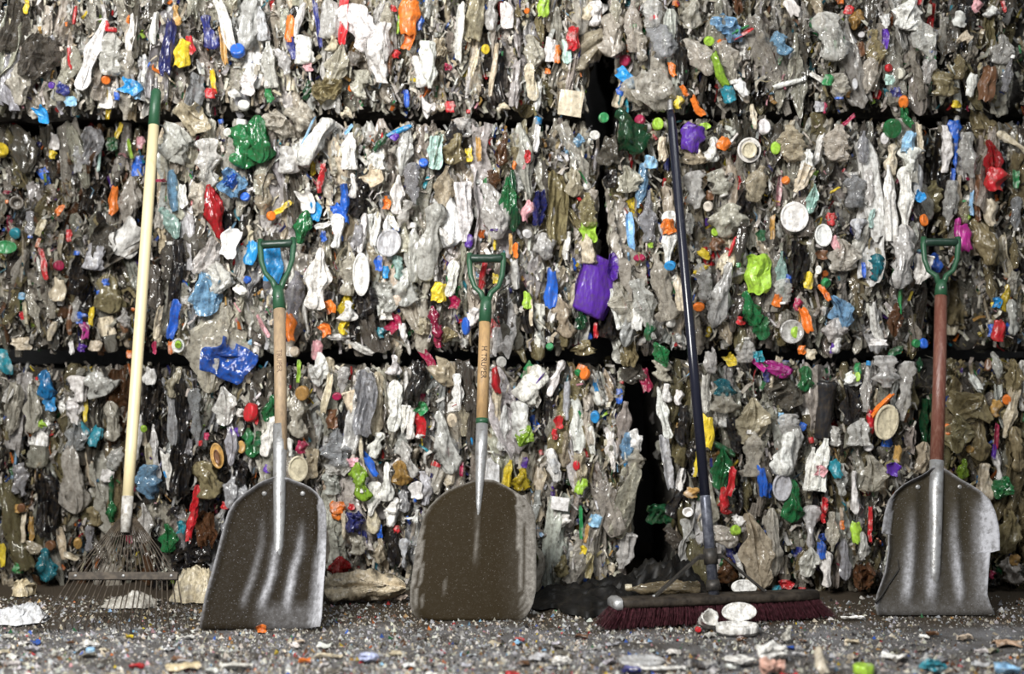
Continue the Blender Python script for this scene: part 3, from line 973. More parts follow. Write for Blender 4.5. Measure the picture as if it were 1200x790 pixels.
(300, 200): '''
sc 235 140 110 70 66 w | white strip of scrap above a light blue scrap, middle row
sc 275 190 50 90 0 v
st 295 45 34 120 8 r
st 125 175 30 100 58 y
ca 70 210 42 46 0 o
ba 215 260 80 150 10 e:film | green crumpled film behind the first shovel grip
sc 75 430 90 180 0 v | sky blue plastic seen through the first shovel grip
ju 370 280 70 150 12 w | white bottle shoulder below the blue strip
st 410 155 44 190 -2 b | royal blue upright strip in the pale middle bale
sc 375 180 60 50 40 b
st 310 255 30 80 70 w
ju 285 500 115 270 6 w | large white crushed bottle right of the first shovel grip
li 487 480 78 200 0 w | white half-moon lid in the middle of the pale bale
sc 312 305 28 50 0 b
bo 445 480 110 190 6 g
fi 480 130 100 180 10 k
sc 545 30 90 90 36 i
ju 450 70 60 110 -10 w
ju 655 110 60 170 4 w | upright frosted bottle beside the long clear bottle, middle row
sc 605 155 36 50 0 o
bo 720 60 70 180 0 x
bo 870 100 95 230 6 i
ju 800 330 120 340 6 w:film | long cloudy crushed bottle in the centre of the pale bale
bo 725 380 70 260 0 w
li 615 335 110 130 20 x | grey oval lid left of the long cloudy bottle
sc 565 430 36 70 0 b
sc 600 470 30 60 0 v
sc 640 245 70 30 55 w
ca 650 270 34 34 0 b
st 555 270 40 170 8 w
ju 490 290 40 180 6 w
ju 965 190 70 260 -4 w | white spoon-shaped bottle beside the green bottle, middle row
st 930 130 30 260 -10 d
ju 880 300 40 90 -30 w
ba 1105 190 140 240 4 w | white striped bag above the second shovel grip
+st 1110 275 10 60 90 p
ba 1160 150 80 230 0 e | green crumpled bottle right of the white striped bag
st 1105 340 16 60 0 y
sc 985 325 36 60 0 p
ba 660 450 60 110 0 q
fi 600 580 130 150 -20 w
ba 690 540 130 170 0 w
st 830 470 26 90 0 w
sc 850 565 70 90 14 y | yellow scrap left of the second shovel grip
ju 905 500 60 160 18 w
ba 830 700 60 140 -4 m | dark crimson bottle left of the second shovel ferrule
st 845 770 44 110 0 m
sc 920 610 50 60 0 m
ju 1005 680 60 90 20 w
ca 972 720 40 84 0 b | deep blue cap beside the second shovel ferrule
ba 415 640 70 140 4 y
st 410 720 50 80 20 y
sc 340 630 50 70 -20 o
sc 160 725 50 130 -4 o | orange scrap beside the first shovel shaft
sc 320 735 50 60 -30 o
ju 420 650 90 90 0 w
fi 525 620 100 150 0 k
ju 605 660 60 60 0 w
sc 640 710 60 90 30 m
sc 580 750 44 50 0 t
fi 470 310 60 120 0 x
sc 1050 490 30 130 10 r
sc 1110 500 30 50 0 y
st 1180 340 20 100 0 a
st 30 720 24 120 -26 z
bo 40 110 90 180 0 i
bo 170 600 100 260 6 x
ju 680 750 40 80 0 w
fi 770 720 60 80 0 i
ba 380 770 140 30 0 w
ba 880 760 100 70 0 h
fi 1130 640 60 140 0 k
bo 690 200 60 120 20 w
sc 1060 100 20 140 0 e
bo 1100 40 60 80 0 u
''',
(600, 200): '''
tu 385 540 230 270 25 p | large deep purple plastic tub bulging beside the cleft
st 468 445 60 130 4 p
sc 355 280 80 95 10 l | fresh green bottle shoulder above the purple tub
bo 350 180 80 150 0 h
ju 355 360 80 130 4 i
sc 180 545 56 180 4 b | royal blue upright scrap left of the purple tub
st 195 635 38 150 18 w
ba 150 350 110 120 -20 w
st 255 350 36 140 6 w
ca 70 292 46 40 30 w
sc 75 190 60 100 20 z
fi 130 170 60 170 6 n
ba 10 140 60 270 0 f
sc 15 370 24 70 0 o
ba 295 60 90 120 8 i
fi 450 40 60 90 0 k
fi 210 170 90 330 0 h
st 550 280 40 180 -6 s | pale blue wrapper strip in the cleft edge, middle row
ju 730 310 68 230 0 w | white bottle with an orange band and blue cap left of the broom pole
+sc 725 260 64 70 0 o
+ca 732 440 56 44 0 v
bo 630 210 80 230 4 x
bo 600 70 50 200 6 s
ba 540 40 120 120 0 g
bo 690 540 110 290 -14 g | ribbed clear bottle leaning right of the purple tub
bo 510 590 130 220 -10 g
bo 620 640 100 270 -14 w
ju 480 640 40 180 -16 w
ca 590 405 60 36 0 m
sc 585 690 60 100 10 w
ca 735 705 50 44 0 w
ju 775 560 56 170 0 i | cream bottle neck just left of the broom pole
ju 750 500 30 36 0 w
sc 745 540 26 60 0 e
ba 965 570 110 280 10 w | big white crumpled bottle right of the broom pole
ju 990 430 110 70 -60 i
ca 865 630 56 42 0 o | orange screw cap beside the broom pole
sc 1135 480 110 180 0 l | lime green tub piece right of the broom pole
ba 1100 640 90 160 -24 e | green crushed bottle below the lime green piece
ba 1150 720 80 120 -30 e:clear
sc 1060 695 40 40 0 r
st 870 460 34 80 60 y
sc 890 385 60 40 30 y
ca 940 285 36 44 0 l
sc 950 340 66 60 0 u
sc 915 115 34 44 0 u
ca 908 165 44 48 0 g
ba 1000 230 180 150 0 g
bo 850 90 110 160 -16 w
bo 960 60 100 120 -20 g
fi 820 250 40 100 0 w
bo 1130 60 90 160 10 i
fi 1075 150 70 120 0 k
bo 1060 330 50 220 8 d
st 1020 350 16 100 20 r
ba 890 520 100 170 0 w:clear
ba 990 740 60 130 -24 i
ba 240 680 100 180 -4 i | bag with faint red print below the royal blue scrap
sc 70 600 40 80 0 l
st 90 660 22 130 0 i
st 15 480 40 140 -6 w
fi 460 700 110 170 0 k
sc 390 740 24 70 0 r
sc 640 345 24 24 0 l
ba 320 690 50 90 0 f
sc 1150 300 40 50 0 f
bo 20 70 60 110 0 w
sc 640 745 50 80 0 f
''',
(900, 200): '''
li 122 215 128 140 0 w | larger white round lid in the right middle bale
li 256 300 80 105 0 w | smaller white round lid beside the larger one
ju 565 150 70 330 3 w | tall white crushed jug left of the red-handled shovel grip
ju 640 130 70 280 -2 w
ba 620 400 130 280 14 w | crinkled white sheeting below the tall white jugs
st 555 220 24 130 2 z
sc 1060 40 100 110 0 r | red slab at the right edge of the middle row
st 1145 40 34 90 0 e
st 855 20 24 70 0 b
bo 845 150 66 200 4 w
sc 910 310 65 130 -12 c | magenta lid piece beside the red-handled shovel grip
st 880 270 36 110 0 c
ba 1005 330 120 210 0 h
sc 1035 190 66 130 -10 i
sc 765 430 70 90 -24 b | blue and white pack seen through the red-handled shovel grip
ju 715 460 80 130 10 w
ju 770 470 50 50 0 w
ba 505 450 80 120 10 t:film
st 442 460 22 80 -4 b
ca 722 230 40 56 0 o
sc 700 120 50 50 30 v
sc 690 40 48 140 0 x
ba 205 130 50 130 6 q
st 480 220 30 90 10 q
st 310 90 14 60 60 y
ca 82 45 38 40 0 o
sc 20 260 24 110 4 a
ju 160 40 60 130 26 i
sc 295 225 44 60 0 r
sc 320 345 90 44 60 z
sc 245 390 50 44 0 u
fi 145 430 80 200 0 k
sc 190 510 40 80 14 y
ca 268 520 46 46 0 e
st 262 565 30 90 -32 o
st 175 690 50 130 -20 o | yellow-orange twisted scrap low in the right middle bale
sc 140 620 40 60 0 m
ca 125 750 50 60 0 l
li 110 745 110 110 0 w:film
ba 335 650 110 150 -20 s:film
ba 310 740 120 110 0 w
sc 45 600 44 60 0 o
st 500 700 50 190 -12 w
bo 400 90 110 150 0 x
ba 350 390 150 140 0 g
bo 470 80 40 160 0 w
ju 420 270 70 90 0 x
ba 590 690 70 150 0 u
st 612 580 22 170 0 e
ca 235 460 30 40 0 w
sc 100 500 44 40 0 b
ba 1100 590 60 120 0 y:film | yellow wrapper beside the dark hollow, right edge
sc 1070 740 60 100 0 r | red scrap low at the right edge of the middle row
sc 1060 610 40 50 0 v
sc 1035 740 34 60 0 b
ba 1130 680 60 160 0 w
sc 1115 730 24 60 0 b
bo 1150 200 60 150 0 x
bo 760 120 100 140 0 h
sc 920 215 30 30 0 l
bo 910 190 50 100 0 i
st 975 130 34 230 0 u
st 945 150 24 120 0 s
bo 1140 380 36 140 0 h
fi 880 620 120 230 4 h
bo 60 480 50 200 0 q
bo 70 560 80 110 0 w
''',
(0, 400): '''
ba 220 200 80 130 0 v | bright blue twisted wrapper at the left of the bottom row
sc 230 290 56 70 0 v
ju 355 220 100 120 0 w | white scoop-shaped bottle left of the rake handle, bottom row
ju 345 310 90 130 20 w
sc 395 320 22 110 0 y
ba 470 190 150 120 -30 w | torn pale bag left of the rake handle, bottom row
st 370 385 34 130 -34 t
sc 440 440 60 100 20 t | teal torn wrapper left of the rake handle
ba 350 640 130 310 0 g:film | long grey dusty bag standing in the bottom left bale
fi 60 310 70 240 6 g
ba 150 310 80 220 0 g
st 40 250 40 90 24 w
sc 195 385 44 34 40 l
ba 520 370 80 180 0 g
st 640 440 36 230 4 w
sc 100 10 90 60 0 i
sc 20 90 130 60 70 t
ba 360 430 110 150 10 x
st 515 670 26 190 0 f
sc 495 620 60 60 0 w
bo 535 540 70 110 20 w
st 175 610 30 110 6 a
sc 90 775 60 40 0 a
fi 90 640 70 150 0 x
sc 60 600 30 40 0 f
st 330 30 30 70 0 w
sc 380 30 40 40 0 p
sc 440 20 60 50 0 i
sc 600 60 30 40 0 o
ba 1010 30 270 400 6 g:clear | large blue and white crumpled bag hanging over the lower seam
+fi 1050 90 210 180 30 b:film
li 825 20 60 66 0 w | white round cap with green centre beside the rake handle
+ca 825 15 32 36 0 l
sc 790 30 24 60 0 o
sc 715 30 20 60 0 m
fi 700 240 80 280 4 k
fi 840 350 60 350 -2 k
ba 800 330 50 300 -2 x
bo 910 350 60 250 -6 x
ba 1040 300 100 170 -10 w | crumpled clear-white cup left of the first shovel shaft
ca 1160 330 70 90 0 r | bright red cap left of the first shovel shaft
sc 1115 330 40 40 0 w
ba 720 520 50 260 -3 w
sc 780 600 46 190 -10 w
sc 765 590 24 80 -10 v
bo 680 650 120 150 0 s:clear | pale blue crushed bottle right of the rake handle base
li 1005 530 60 120 -10 a | mustard yellow ring in the dark zone left of the first shovel
+li 1003 535 26 70 -10 u
ca 665 405 30 34 0 l
ba 1160 470 80 130 0 e:clear
ca 1115 490 40 60 0 a
fi 1110 610 60 120 0 k
st 905 730 36 130 14 r | red scrap low in the dark zone left of the first shovel
sc 1040 760 36 36 0 r
sc 955 440 24 36 0 m
ba 960 640 120 170 -10 h
ba 1090 690 120 160 24 x
fi 840 600 90 240 0 k
ba 810 190 80 140 10 i
sc 690 160 60 80 10 w
sc 1140 160 60 60 40 i
sc 1085 420 40 40 0 p
ba 1070 470 60 200 0 x
''',
(300, 400): '''
st 470 20 40 180 -62 w
ca 180 48 44 50 0 i
sc 280 40 50 90 0 z
ju 290 130 130 90 70 w
st 198 140 22 110 4 l
ca 215 240 64 70 0 a | tan round cap beside the first shovel shaft
ba 195 340 110 200 10 g
ju 55 440 70 180 10 w | white bottle left of the first shovel ferrule
ba 60 310 60 120 10 e:clear | green bottle piece just left of the first shovel shaft
ju 155 490 30 80 0 w
st 10 470 40 110 0 f
sc 2 340 20 90 0 r
li 195 590 90 120 0 i | round cream tub base right of the first shovel ferrule
sc 215 490 56 60 0 m
fi 420 330 80 160 8 k
st 330 240 40 200 10 i
sc 355 360 60 90 0 u
ca 375 255 44 36 0 m
bo 400 180 50 120 10 w
bo 370 490 140 170 0 x
fi 510 290 90 300 4 x
ba 560 290 80 280 6 i
ju 640 300 76 220 10 w | white crushed bottle in the centre of the bottom bale
st 695 220 20 170 0 w
fi 745 190 80 200 10 k
sc 800 85 100 40 54 m
ju 635 110 70 90 0 w
ju 935 235 50 160 -4 w
ba 880 150 160 100 40 i
sc 760 390 50 110 -8 r | small red bottle with white base left of the second shovel shaft
+sc 760 440 40 20 0 w
sc 765 310 50 60 30 e
ba 870 470 120 280 -16 w | big white angular sheet left of the second shovel socket
ju 690 360 40 120 6 w
ju 718 380 36 140 0 w
ca 908 365 50 70 0 i
ca 990 465 34 50 0 v | blue cap left of the second shovel socket
ju 555 480 66 120 14 w
sc 535 580 34 100 -26 b | blue scrap between two white bottles low in the bottom bale
ba 485 650 100 170 0 l:film | lime green and white bottle right of the first shovel blade
ju 480 660 70 80 0 w
ju 600 650 70 170 0 w
ba 700 540 80 180 -10 w
st 485 480 22 270 -8 i
ju 545 730 66 150 4 w
ba 350 660 90 100 0 w
ba 680 610 90 110 0 a:film
sc 450 560 60 40 0 z
sc 375 770 70 60 0 o
ju 790 680 66 150 0 x
ba 690 740 60 100 0 x
ju 630 770 70 60 0 w
st 900 620 50 110 16 i
st 950 590 20 80 0 m
ca 1135 95 48 52 0 w | white ball-like cap right of the second shovel shaft
st 1110 180 44 130 -10 r | red scrap right of the second shovel shaft
ju 1110 310 50 180 10 i
ju 1145 400 60 200 4 w
fi 1000 350 40 300 0 d
bo 965 360 50 150 0 i
ju 1165 610 40 120 10 y
sc 740 690 60 80 0 w
fi 380 580 110 80 0 w
sc 55 590 40 40 0 p
fi 260 570 60 140 0 i
''',
(600, 400): '''
ju 95 200 110 170 34 w | folded white carton with purple stripes right of the second shovel shaft
+st 105 205 10 170 38 p
ju 200 170 50 170 20 w
sc 75 140 50 90 30 e
ju 40 360 90 160 -6 w | white plate-like sheet over a lime green edge
ba 60 440 80 100 20 l | lime green bottle piece under the white sheet
ca 338 152 46 60 0 o | orange cap at the top of the bottom bale beside the cleft
ca 305 145 30 34 0 e
ju 405 220 80 150 -14 w | white wrapper with coloured print beside the cleft, bottom row
+sc 388 200 26 60 0 v
st 435 260 34 120 -16 w
sc 495 255 30 70 0 b
sc 215 375 40 60 0 r
sc 200 430 28 50 0 r
ca 298 575 34 46 0 r | small round red cap in the bottom bale beside the cleft
st 255 270 34 190 0 x
ju 190 575 60 150 -14 w | white printed label scrap tilted in the bottom bale
+sc 195 575 30 70 -14 x
pa 222 752 82 60 8 w | small white printed card low in the bottom bale
ca 385 350 44 60 0 v
ju 460 500 56 200 -6 w | long white bottle beside the cleft, bottom row
st 370 460 34 140 -6 w
ju 575 460 66 100 -30 w
bo 555 570 110 140 10 g
sc 320 670 50 80 20 l
sc 65 655 30 30 0 e
ba 40 640 90 100 0 y:film
sc 60 560 30 50 0 p
sc 15 560 40 110 4 w
ba 240 500 60 160 0 i
fi 315 590 60 160 0 i
bo 530 500 60 150 0 s
ca 175 25 36 34 0 e
ba 330 30 110 70 0 h
ba 560 150 110 100 30 d:clear | clear bottle end hanging dark in the cleft above the black gap
sc 620 180 50 110 -10 m
ba 690 60 70 120 -30 e:film
ba 700 130 110 100 20 g
fi 490 40 60 130 -20 w
fi 540 60 80 120 0 h
ju 700 330 50 230 -12 w | white folded strip on the right lip of the black gap
ju 720 240 50 80 10 w
sc 775 260 44 70 0 w
fi 790 390 60 190 0 k
st 715 560 50 260 -8 x
st 780 640 40 110 10 w
sc 840 700 80 50 0 a
sc 905 420 56 160 2 y | yellow wrapper strip behind the broom pole
ju 860 560 30 130 10 y
ju 860 605 50 40 0 w
ba 920 95 110 70 70 w | white and yellow torn wrapper right of the broom pole at the seam
sc 1010 85 60 50 50 y
ba 990 215 100 80 0 t:clear | teal blister piece right of the broom pole
ba 990 270 130 120 0 g:clear
ba 1110 370 150 210 0 i
bo 1110 520 110 200 0 g
fi 1030 430 50 170 -14 k
ba 970 590 90 180 0 e:clear | pale green crushed bottle right of the broom pole
st 980 500 34 120 -60 f
st 1015 650 36 140 10 r | red bottle neck low beside the broom pole
sc 985 730 40 110 0 r
sc 1160 650 40 150 -6 b | blue bent scrap right of the green bottle, bottom row
sc 1140 70 50 50 0 t
st 1150 120 30 120 -50 c
ca 975 385 50 30 20 w
bo 1080 40 90 110 0 w
fi 900 240 40 180 0 w
sc 1175 160 30 60 0 n
fi 100 260 60 90 0 w
''',
(900, 400): '''
tu 260 320 95 270 4 k | tall black ribbed cup in the bottom right bale
ba 382 295 90 180 -6 k | black crushed bottle beside the black ribbed cup
st 530 295 30 150 42 o | orange bar tilted over a round cream lid
li 548 375 115 165 14 i | round cream lid under the orange bar
sc 480 370 40 110 0 r
ju 420 420 100 120 0 w:film
ju 385 180 70 70 -30 w
ba 50 130 120 80 0 c:film | purple wrapper right of the pole at the lower seam
fi 80 240 150 130 40 d
ba 180 175 80 110 10 e:clear
fi 215 150 30 80 10 s
ju 70 520 110 190 0 w | big white bottle in the bottom right bale
ju 130 490 60 180 0 w:film
bo 95 400 90 120 0 w
sc 150 395 50 40 0 b
st 65 360 34 60 0 s
ju 245 570 70 230 8 w | white bottle with red print in the bottom right bale
+sc 245 600 50 50 8 z
ju 195 590 44 190 6 w
sc 315 590 54 90 -20 t | teal scrap beside the white bottle with red print
li 65 675 90 130 0 x | grey oval disc above the green bottle
ba 120 740 100 190 4 e | green crushed bottle at the foot of the bottom right bale
sc 10 690 30 70 0 b
bo 545 140 120 140 0 w:clear | clear square bottle at the top of the bottom right bale
bo 640 230 80 260 2 w
bo 455 210 50 220 6 w
ca 415 165 26 50 0 l
sc 415 130 30 60 0 e
ba 500 260 30 80 0 i
ba 485 610 130 160 0 g:clear
sc 575 590 56 60 20 p | small purple scrap left of the third shovel blade
ca 465 490 44 40 0 w
ju 405 700 40 190 0 w
st 260 760 30 80 0 r
sc 600 520 34 80 0 a
ba 725 540 90 140 8 i | khaki carton edge left of the red handle socket
fi 740 370 60 240 0 f
ba 700 110 30 70 0 f
ca 830 410 40 60 0 o | orange cap just right of the red handle
ba 930 300 210 150 40 h
ju 960 190 100 40 60 w
ba 880 430 140 170 0 h
ba 985 460 100 180 0 h
ca 1020 110 36 60 0 u
ca 1105 270 40 50 0 o
sc 1060 310 60 80 0 a
ju 1125 330 60 230 10 i
st 1055 440 24 130 0 m
sc 1048 510 20 70 0 p
ju 1015 650 90 160 4 i | cream bottle right of the third shovel blade
sc 975 640 24 36 0 v
ju 1065 570 40 150 -14 w
ba 1085 680 100 110 20 e | green plastic fan right of the third shovel blade
ba 1060 110 50 120 0 w:clear
ba 1140 160 80 150 0 h
ba 1150 500 80 200 0 h
ca 935 500 40 36 0 a
ba 900 590 60 90 0 l:clear
bo 340 640 60 140 0 w
ba 310 440 70 90 0 w
ju 310 20 60 70 0 w
sc 300 35 20 50 10 p
ju 510 5 80 30 0 w
sc 590 45 70 36 -20 f
sc 200 60 50 50 0 i
sc 160 40 40 40 0 o
ca 720 10 40 50 0 b
ca 685 10 40 40 0 e
''',
(0, 590): '''
sc 110 110 26 140 0 i
sc 145 120 26 120 0 a
sc 8 240 30 110 0 y | yellow scrap at the left edge of the bottom row
ba 210 285 110 150 -10 t | dusty blue crumpled wrapper at the foot of the left bale
ca 235 195 50 50 0 u
ca 360 185 40 60 0 a
ba 155 205 90 60 0 i
ba 75 400 80 60 70 i
sc 90 300 60 50 0 e
st 290 190 40 170 -10 i
st 330 245 30 80 -70 i
bo 410 150 50 140 0 x
ca 100 20 40 44 0 u
ba 515 40 50 100 0 e
ba 440 60 80 90 0 h
ba 670 90 70 170 0 w | white bottle behind the rake tines
ba 780 160 80 130 0 e | green crumpled film right of the rake ferrule
st 885 90 44 190 10 r | red bottle strip beside the first shovel blade
fi 850 260 120 110 0 k
fi 960 120 90 160 0 u
sc 840 110 40 60 0 t
fi 920 210 110 140 0 k
''',
(300, 590): '''
ba 385 300 100 105 0 r:clear | clear red cup at the foot of the bale beside the first shovel
ju 545 50 66 170 4 i
ju 630 40 60 130 10 w
sc 650 120 26 36 0 r
sc 380 40 60 70 0 o
st 405 100 24 140 0 i
fi 460 90 80 100 0 n
st 500 180 30 120 0 n
fi 635 210 60 160 0 k
ba 570 220 60 110 0 i
ba 470 190 80 90 0 g
ju 690 230 50 130 0 x
st 715 68 12 60 90 w
ju 740 60 30 60 0 w
sc 440 15 30 30 0 r
sc 570 130 30 60 0 b
''',
(600, 590): '''
ju 215 40 60 60 0 w
ju 240 80 60 60 0 w
sc 385 80 60 60 0 s
st 320 90 20 160 0 e
st 345 140 20 90 10 a
sc 330 215 30 40 0 y
ju 525 220 80 160 8 w:film | frosted bottle end at the foot of the cleft
ju 455 320 40 90 10 i
bo 415 250 50 120 0 w
ba 230 290 70 100 0 h
st 360 290 40 120 6 h
ca 1035 125 50 50 0 l | lime green round cap at the foot of the wall behind the broom pole
ba 990 150 110 110 -20 g:clear
pi 815 40 50 44 0 w | clear jar neck ring beside the broom pole foot
sc 775 50 26 60 10 r
ju 1060 90 60 80 -20 w
ba 985 20 60 60 0 r
ba 1130 220 150 330 -6 i:film | tall dusty translucent bag at the foot of the right bale
ba 750 160 90 90 0 d:clear
fi 690 50 120 90 0 f
st 1055 290 30 120 -20 w
ba 990 310 110 110 -10 u:clear
fi 1080 270 40 200 -20 k
ju 810 120 50 100 -14 w:clear
''',
(900, 590): '''
ju 205 110 80 190 0 w:film
st 258 50 28 90 0 r
ba 190 270 90 130 0 w | white crumpled wrap at the foot of the bottom right bale
ju 260 300 70 160 0 w | white bottle with a blue top at the foot of the bottom right bale
+sc 248 215 40 80 -10 b
sc 410 135 46 100 0 l | bright green leaf-like scrap left of the third shovel
ba 445 190 60 110 0 w
st 475 100 24 170 4 r
sc 410 10 40 40 0 w
ba 360 260 60 180 0 x
sc 345 100 24 40 0 o
sc 80 375 70 44 0 r
sc 40 400 40 40 0 t
fi 445 340 90 120 0 u
ba 30 180 90 300 0 g:film
ba 1110 130 120 200 10 h
ba 1130 310 110 120 0 g
fi 1040 350 70 70 0 k
sc 1140 260 50 50 0 a
sc 1040 330 30 40 0 m
bo 300 130 60 170 0 g
''',
}
CAT = {'bo': 'bottle', 'ju': 'bottle', 'ba': 'bag', 'fi': 'film', 'sc': 'plastic scrap', 'st': 'plastic strip', 'ca': 'cap', 'li': 'lid', 'tu': 'tub', 'pa': 'panel', 'pi': 'tube'}
KIND_WORDS = (('bottle', 'crushed_bottle', 'bottle'), ('jug', 'crushed_jug', 'jug'), (' bag', 'crumpled_bag', 'bag'), ('wrapper', 'plastic_wrapper', 'wrapper'), ('cap', 'bottle_cap', 'cap'), ('lid', 'tub_lid', 'lid'), ('tub', 'plastic_tub', 'tub'),
              ('cup', 'plastic_cup', 'cup'), ('film', 'plastic_film', 'film'), ('scrap', 'plastic_scrap', 'plastic scrap'), ('strip', 'plastic_strip', 'plastic strip'), ('sheet', 'plastic_sheet', 'plastic sheet'), ('card', 'printed_card', 'card'))
def name_for(kind, label):
    best = None
    for w, n, c in KIND_WORDS:
        k = label.find(w)
        if k >= 0 and (best is None or k < best[0]): best = (k, n, c)
    if best and best[0] < 60: return best[1], best[2]
    return FULL[kind], CAT[kind]
def place_picks():
    rnd = random.Random(77)
    for (ox, oy), text in PICK.items():
        n = 0
        for line in text.strip().splitlines():
            spec, _, label = line.partition('|')
            p = spec.split(); label = label.strip()
            part = p[0][0] == '+'
            kind = p[0].lstrip('+'); x, y, w, h, a = map(float, p[1:6])
            col, _, fin = p[6].partition(':')
            px, py, w, h = ox + x / 3.95, oy + y / 3.95, w / 3.95, h / 3.95
            key = find_bale(px, py)
            l, t, r, b = RECT[key]
            yy = front(key, min(max(px, l + 14), r - 14), min(max(py, t + 14), b - 14)) - 0.022 - (n % 7) * 0.003
            n += 1
            if label: yy -= .012
            if part: yy = last.location.y - .016
            if kind in ('ju', 'ba', 'fi', 'bo', 'sc'): w *= 1.18; h *= 1.06
            if 700 < px < 775 and py > 424: yy = 0.03
            c = jitter(PAL[col], rnd, .06)
            if px < 180 and py > 135: c = tuple(k * .72 for k in c)  # left-hand shade put into the colour of these pieces
            elif px > 1085: c = tuple(k * .8 for k in c)  # right-hand light falloff put into the colour likewise
            cap = PAL[rnd.choice('wwbrev')] if kind == 'bo' and w > 14 and rnd.random() < .4 else None
            yaw = rnd.uniform(-.25, .25); pitch = rnd.uniform(-.12, .12)
            if kind == 'ca': yaw *= 3.2; pitch *= 5
            o = piece(kind, px, py, w, h, a, c, rnd, fin or ('solid' if label and kind not in FIN or kind in ('ca', 'li', 'tu') else None), yy, yaw=yaw, pitch=pitch, parent=None if label or part else BALE[key],
                      flip=kind in ('bo', 'ju') and rnd.random() < .4, cap=cap)
            if part:
                o.name = {'ca': 'cap', 'st': 'stripe', 'sc': 'printed_patch', 'li': 'inner_ring', 'fi': 'coloured_layer'}[kind]
                o.parent = last; o.matrix_parent_inverse = last.matrix_basis.inverted()
            if label:
                last = o
                nm, cat = name_for(kind, label)
                o.name = nm; tag(o, label, cat)
place_picks()

# ------------------------------------------------------------------ leaning tools
CAMP = Vector((0, -CAM_D, CAM_H))
class Lean:
    """the sloping plane a tool lies in: foot on the floor, top against the bales"""
    def __init__(s, foot_px, foot_py, top_py, top_y):
        s.foot = floor_pt(foot_px, foot_py)
        top = wp(0, top_py, top_y)
        L = Vector((0, top.y - s.foot.y, top.z)).normalized()
        s.L = L; s.N = Vector((0, -L.z, L.y))
    def at(s, px, py, off=0.0):
        d = Vector(((px - 600) / FPX, 1, (395 - py) / FPX))
        t = (s.foot - CAMP).dot(s.N) / d.dot(s.N)
        return CAMP + d * t + s.N * off - s.foot
    def k(s, px, py):
        return (s.at(px, py) + s.foot - CAMP).y / FPX      # metres per pixel there
X3 = Vector((1, 0, 0))

def blade(pl, rows, ribs, rim_l, rim_r, root, mat, dish=0.0, rim_top=0.010, wear_extra=None, rim_w=6.0):
    P = np.array(rows, float)
    top, bot = P[0, 0], P[-1, 0]
    pys = sorted(set([round(top + (bot - top) * (k / 33.0) ** 1.35, 2) for k in range(34)] + [r[0] for r in rows]))
    nu = 41
    V = []; W = []
    for py in pys:
        xl, xr = np.interp(py, P[:, 0], P[:, 1]), np.interp(py, P[:, 0], P[:, 2])
        for i in range(nu):
            u = i / (nu - 1)
            x = xl + (xr - xl) * u
            arch = py - np.interp(x, *arch_of(P))
            el, er = x - xl, xr - x
            off = rim_l * math.exp(-(el / rim_w) ** 2) + rim_r * math.exp(-(er / (rim_w * 2.2)) ** 2) * smooth01(top, top + 60, py)
            e = min(el, er, max(arch, 0))
            off += rim_top * math.exp(-(e / 4.0) ** 2) * (1 - smooth01(bot - 60, bot - 5, py))
            off += dish * (2 * u - 1) ** 2
            wear = 0.48 * math.exp(-(e / 2.2) ** 2) * (1 - 0.6 * smooth01(bot - 50, bot, py))
            for path, wid, amp, wf in ribs:
                pp = np.array(path, float)
                if py < pp[0, 1] - 14 or py > pp[-1, 1] + 14: continue
                rx = np.interp(py, pp[:, 1], pp[:, 0])
                f = smooth01(pp[0, 1] - 14, pp[0, 1] + 8, py) * (1 - smooth01(pp[-1, 1] - 10, pp[-1, 1] + 14, py))
                g = math.exp(-((x - rx) / wid) ** 2) * f
                off += amp * g
                wear += .95 * wf * math.exp(-((x - rx + 0.3 * wid) / (wid * 0.8)) ** 2) * f * smooth01(pp[0, 1] + 10, pp[-1, 1] - 10, py) ** 0.7
            if wear_extra: wear += .62 * wear_extra(x, py)
            V.append(pl.at(x, py, off)); W.append(wear)
    n = len(V)
    V2 = V + [v - pl.N * 0.003 for v in V]
    nv = len(pys)
    F = grid_faces(nu, nv, flip=True) + grid_faces(nu, nv, off=n)
    ring = [i for i in range(nu)] + [j * nu + nu - 1 for j in range(1, nv)] + [(nv - 1) * nu + i for i in range(nu - 2, -1, -1)] + [j * nu for j in range(nv - 2, 0, -1)]
    for q in range(len(ring)):
        a, b = ring[q], ring[(q + 1) % len(ring)]
        F.append((a, b, b + n, a + n))
    me = mesh('blade', V2, F, True)
    at = me.attributes.new('wear', 'FLOAT', 'POINT'); at.data.foreach_set('value', np.array(W + W, 'f'))
    return obj('blade', me, mat, root)
def arch_of(P):
    """upper outline of a blade as y over x"""
    pts = sorted([(r[1], r[0]) for r in P] + [(r[2], r[0]) for r in P])
    return [p[0] for p in pts], [p[1] for p in pts]

def lettering(text, pl, px, py, size, r, root, mat, axis_bottom):
    cu = bpy.data.curves.new('lettering', 'FONT'); cu.body = text; cu.size = size; cu.extrude = 0.0006; cu.align_y = 'CENTER'
    t = bpy.data.objects.new('lettering_source', cu); C.objects.link(t)
    dg = bpy.context.evaluated_depsgraph_get(); dg.update()
    me = bpy.data.meshes.new_from_object(t.evaluated_get(dg))
    bpy.data.objects.remove(t); bpy.data.curves.remove(cu)
    a = pl.at(px, py); down = (pl.at(*axis_bottom) - a).normalized()
    side = (X3 - down * X3.dot(down)).normalized(); nrm = side.cross(down).normalized()
    if nrm.dot(pl.N) < 0: nrm = -nrm
    for v in me.vertices:
        x, y, z = v.co
        ang = y / r
        v.co = a + down * x + (side * math.sin(ang) + nrm * math.cos(ang)) * (r + 0.0004 + z)
    me.name = 'lettering'; me.materials.clear(); me.materials.append(mat)
    o = bpy.data.objects.new('lettering', me); o.parent = root; C.objects.link(o)
    return o

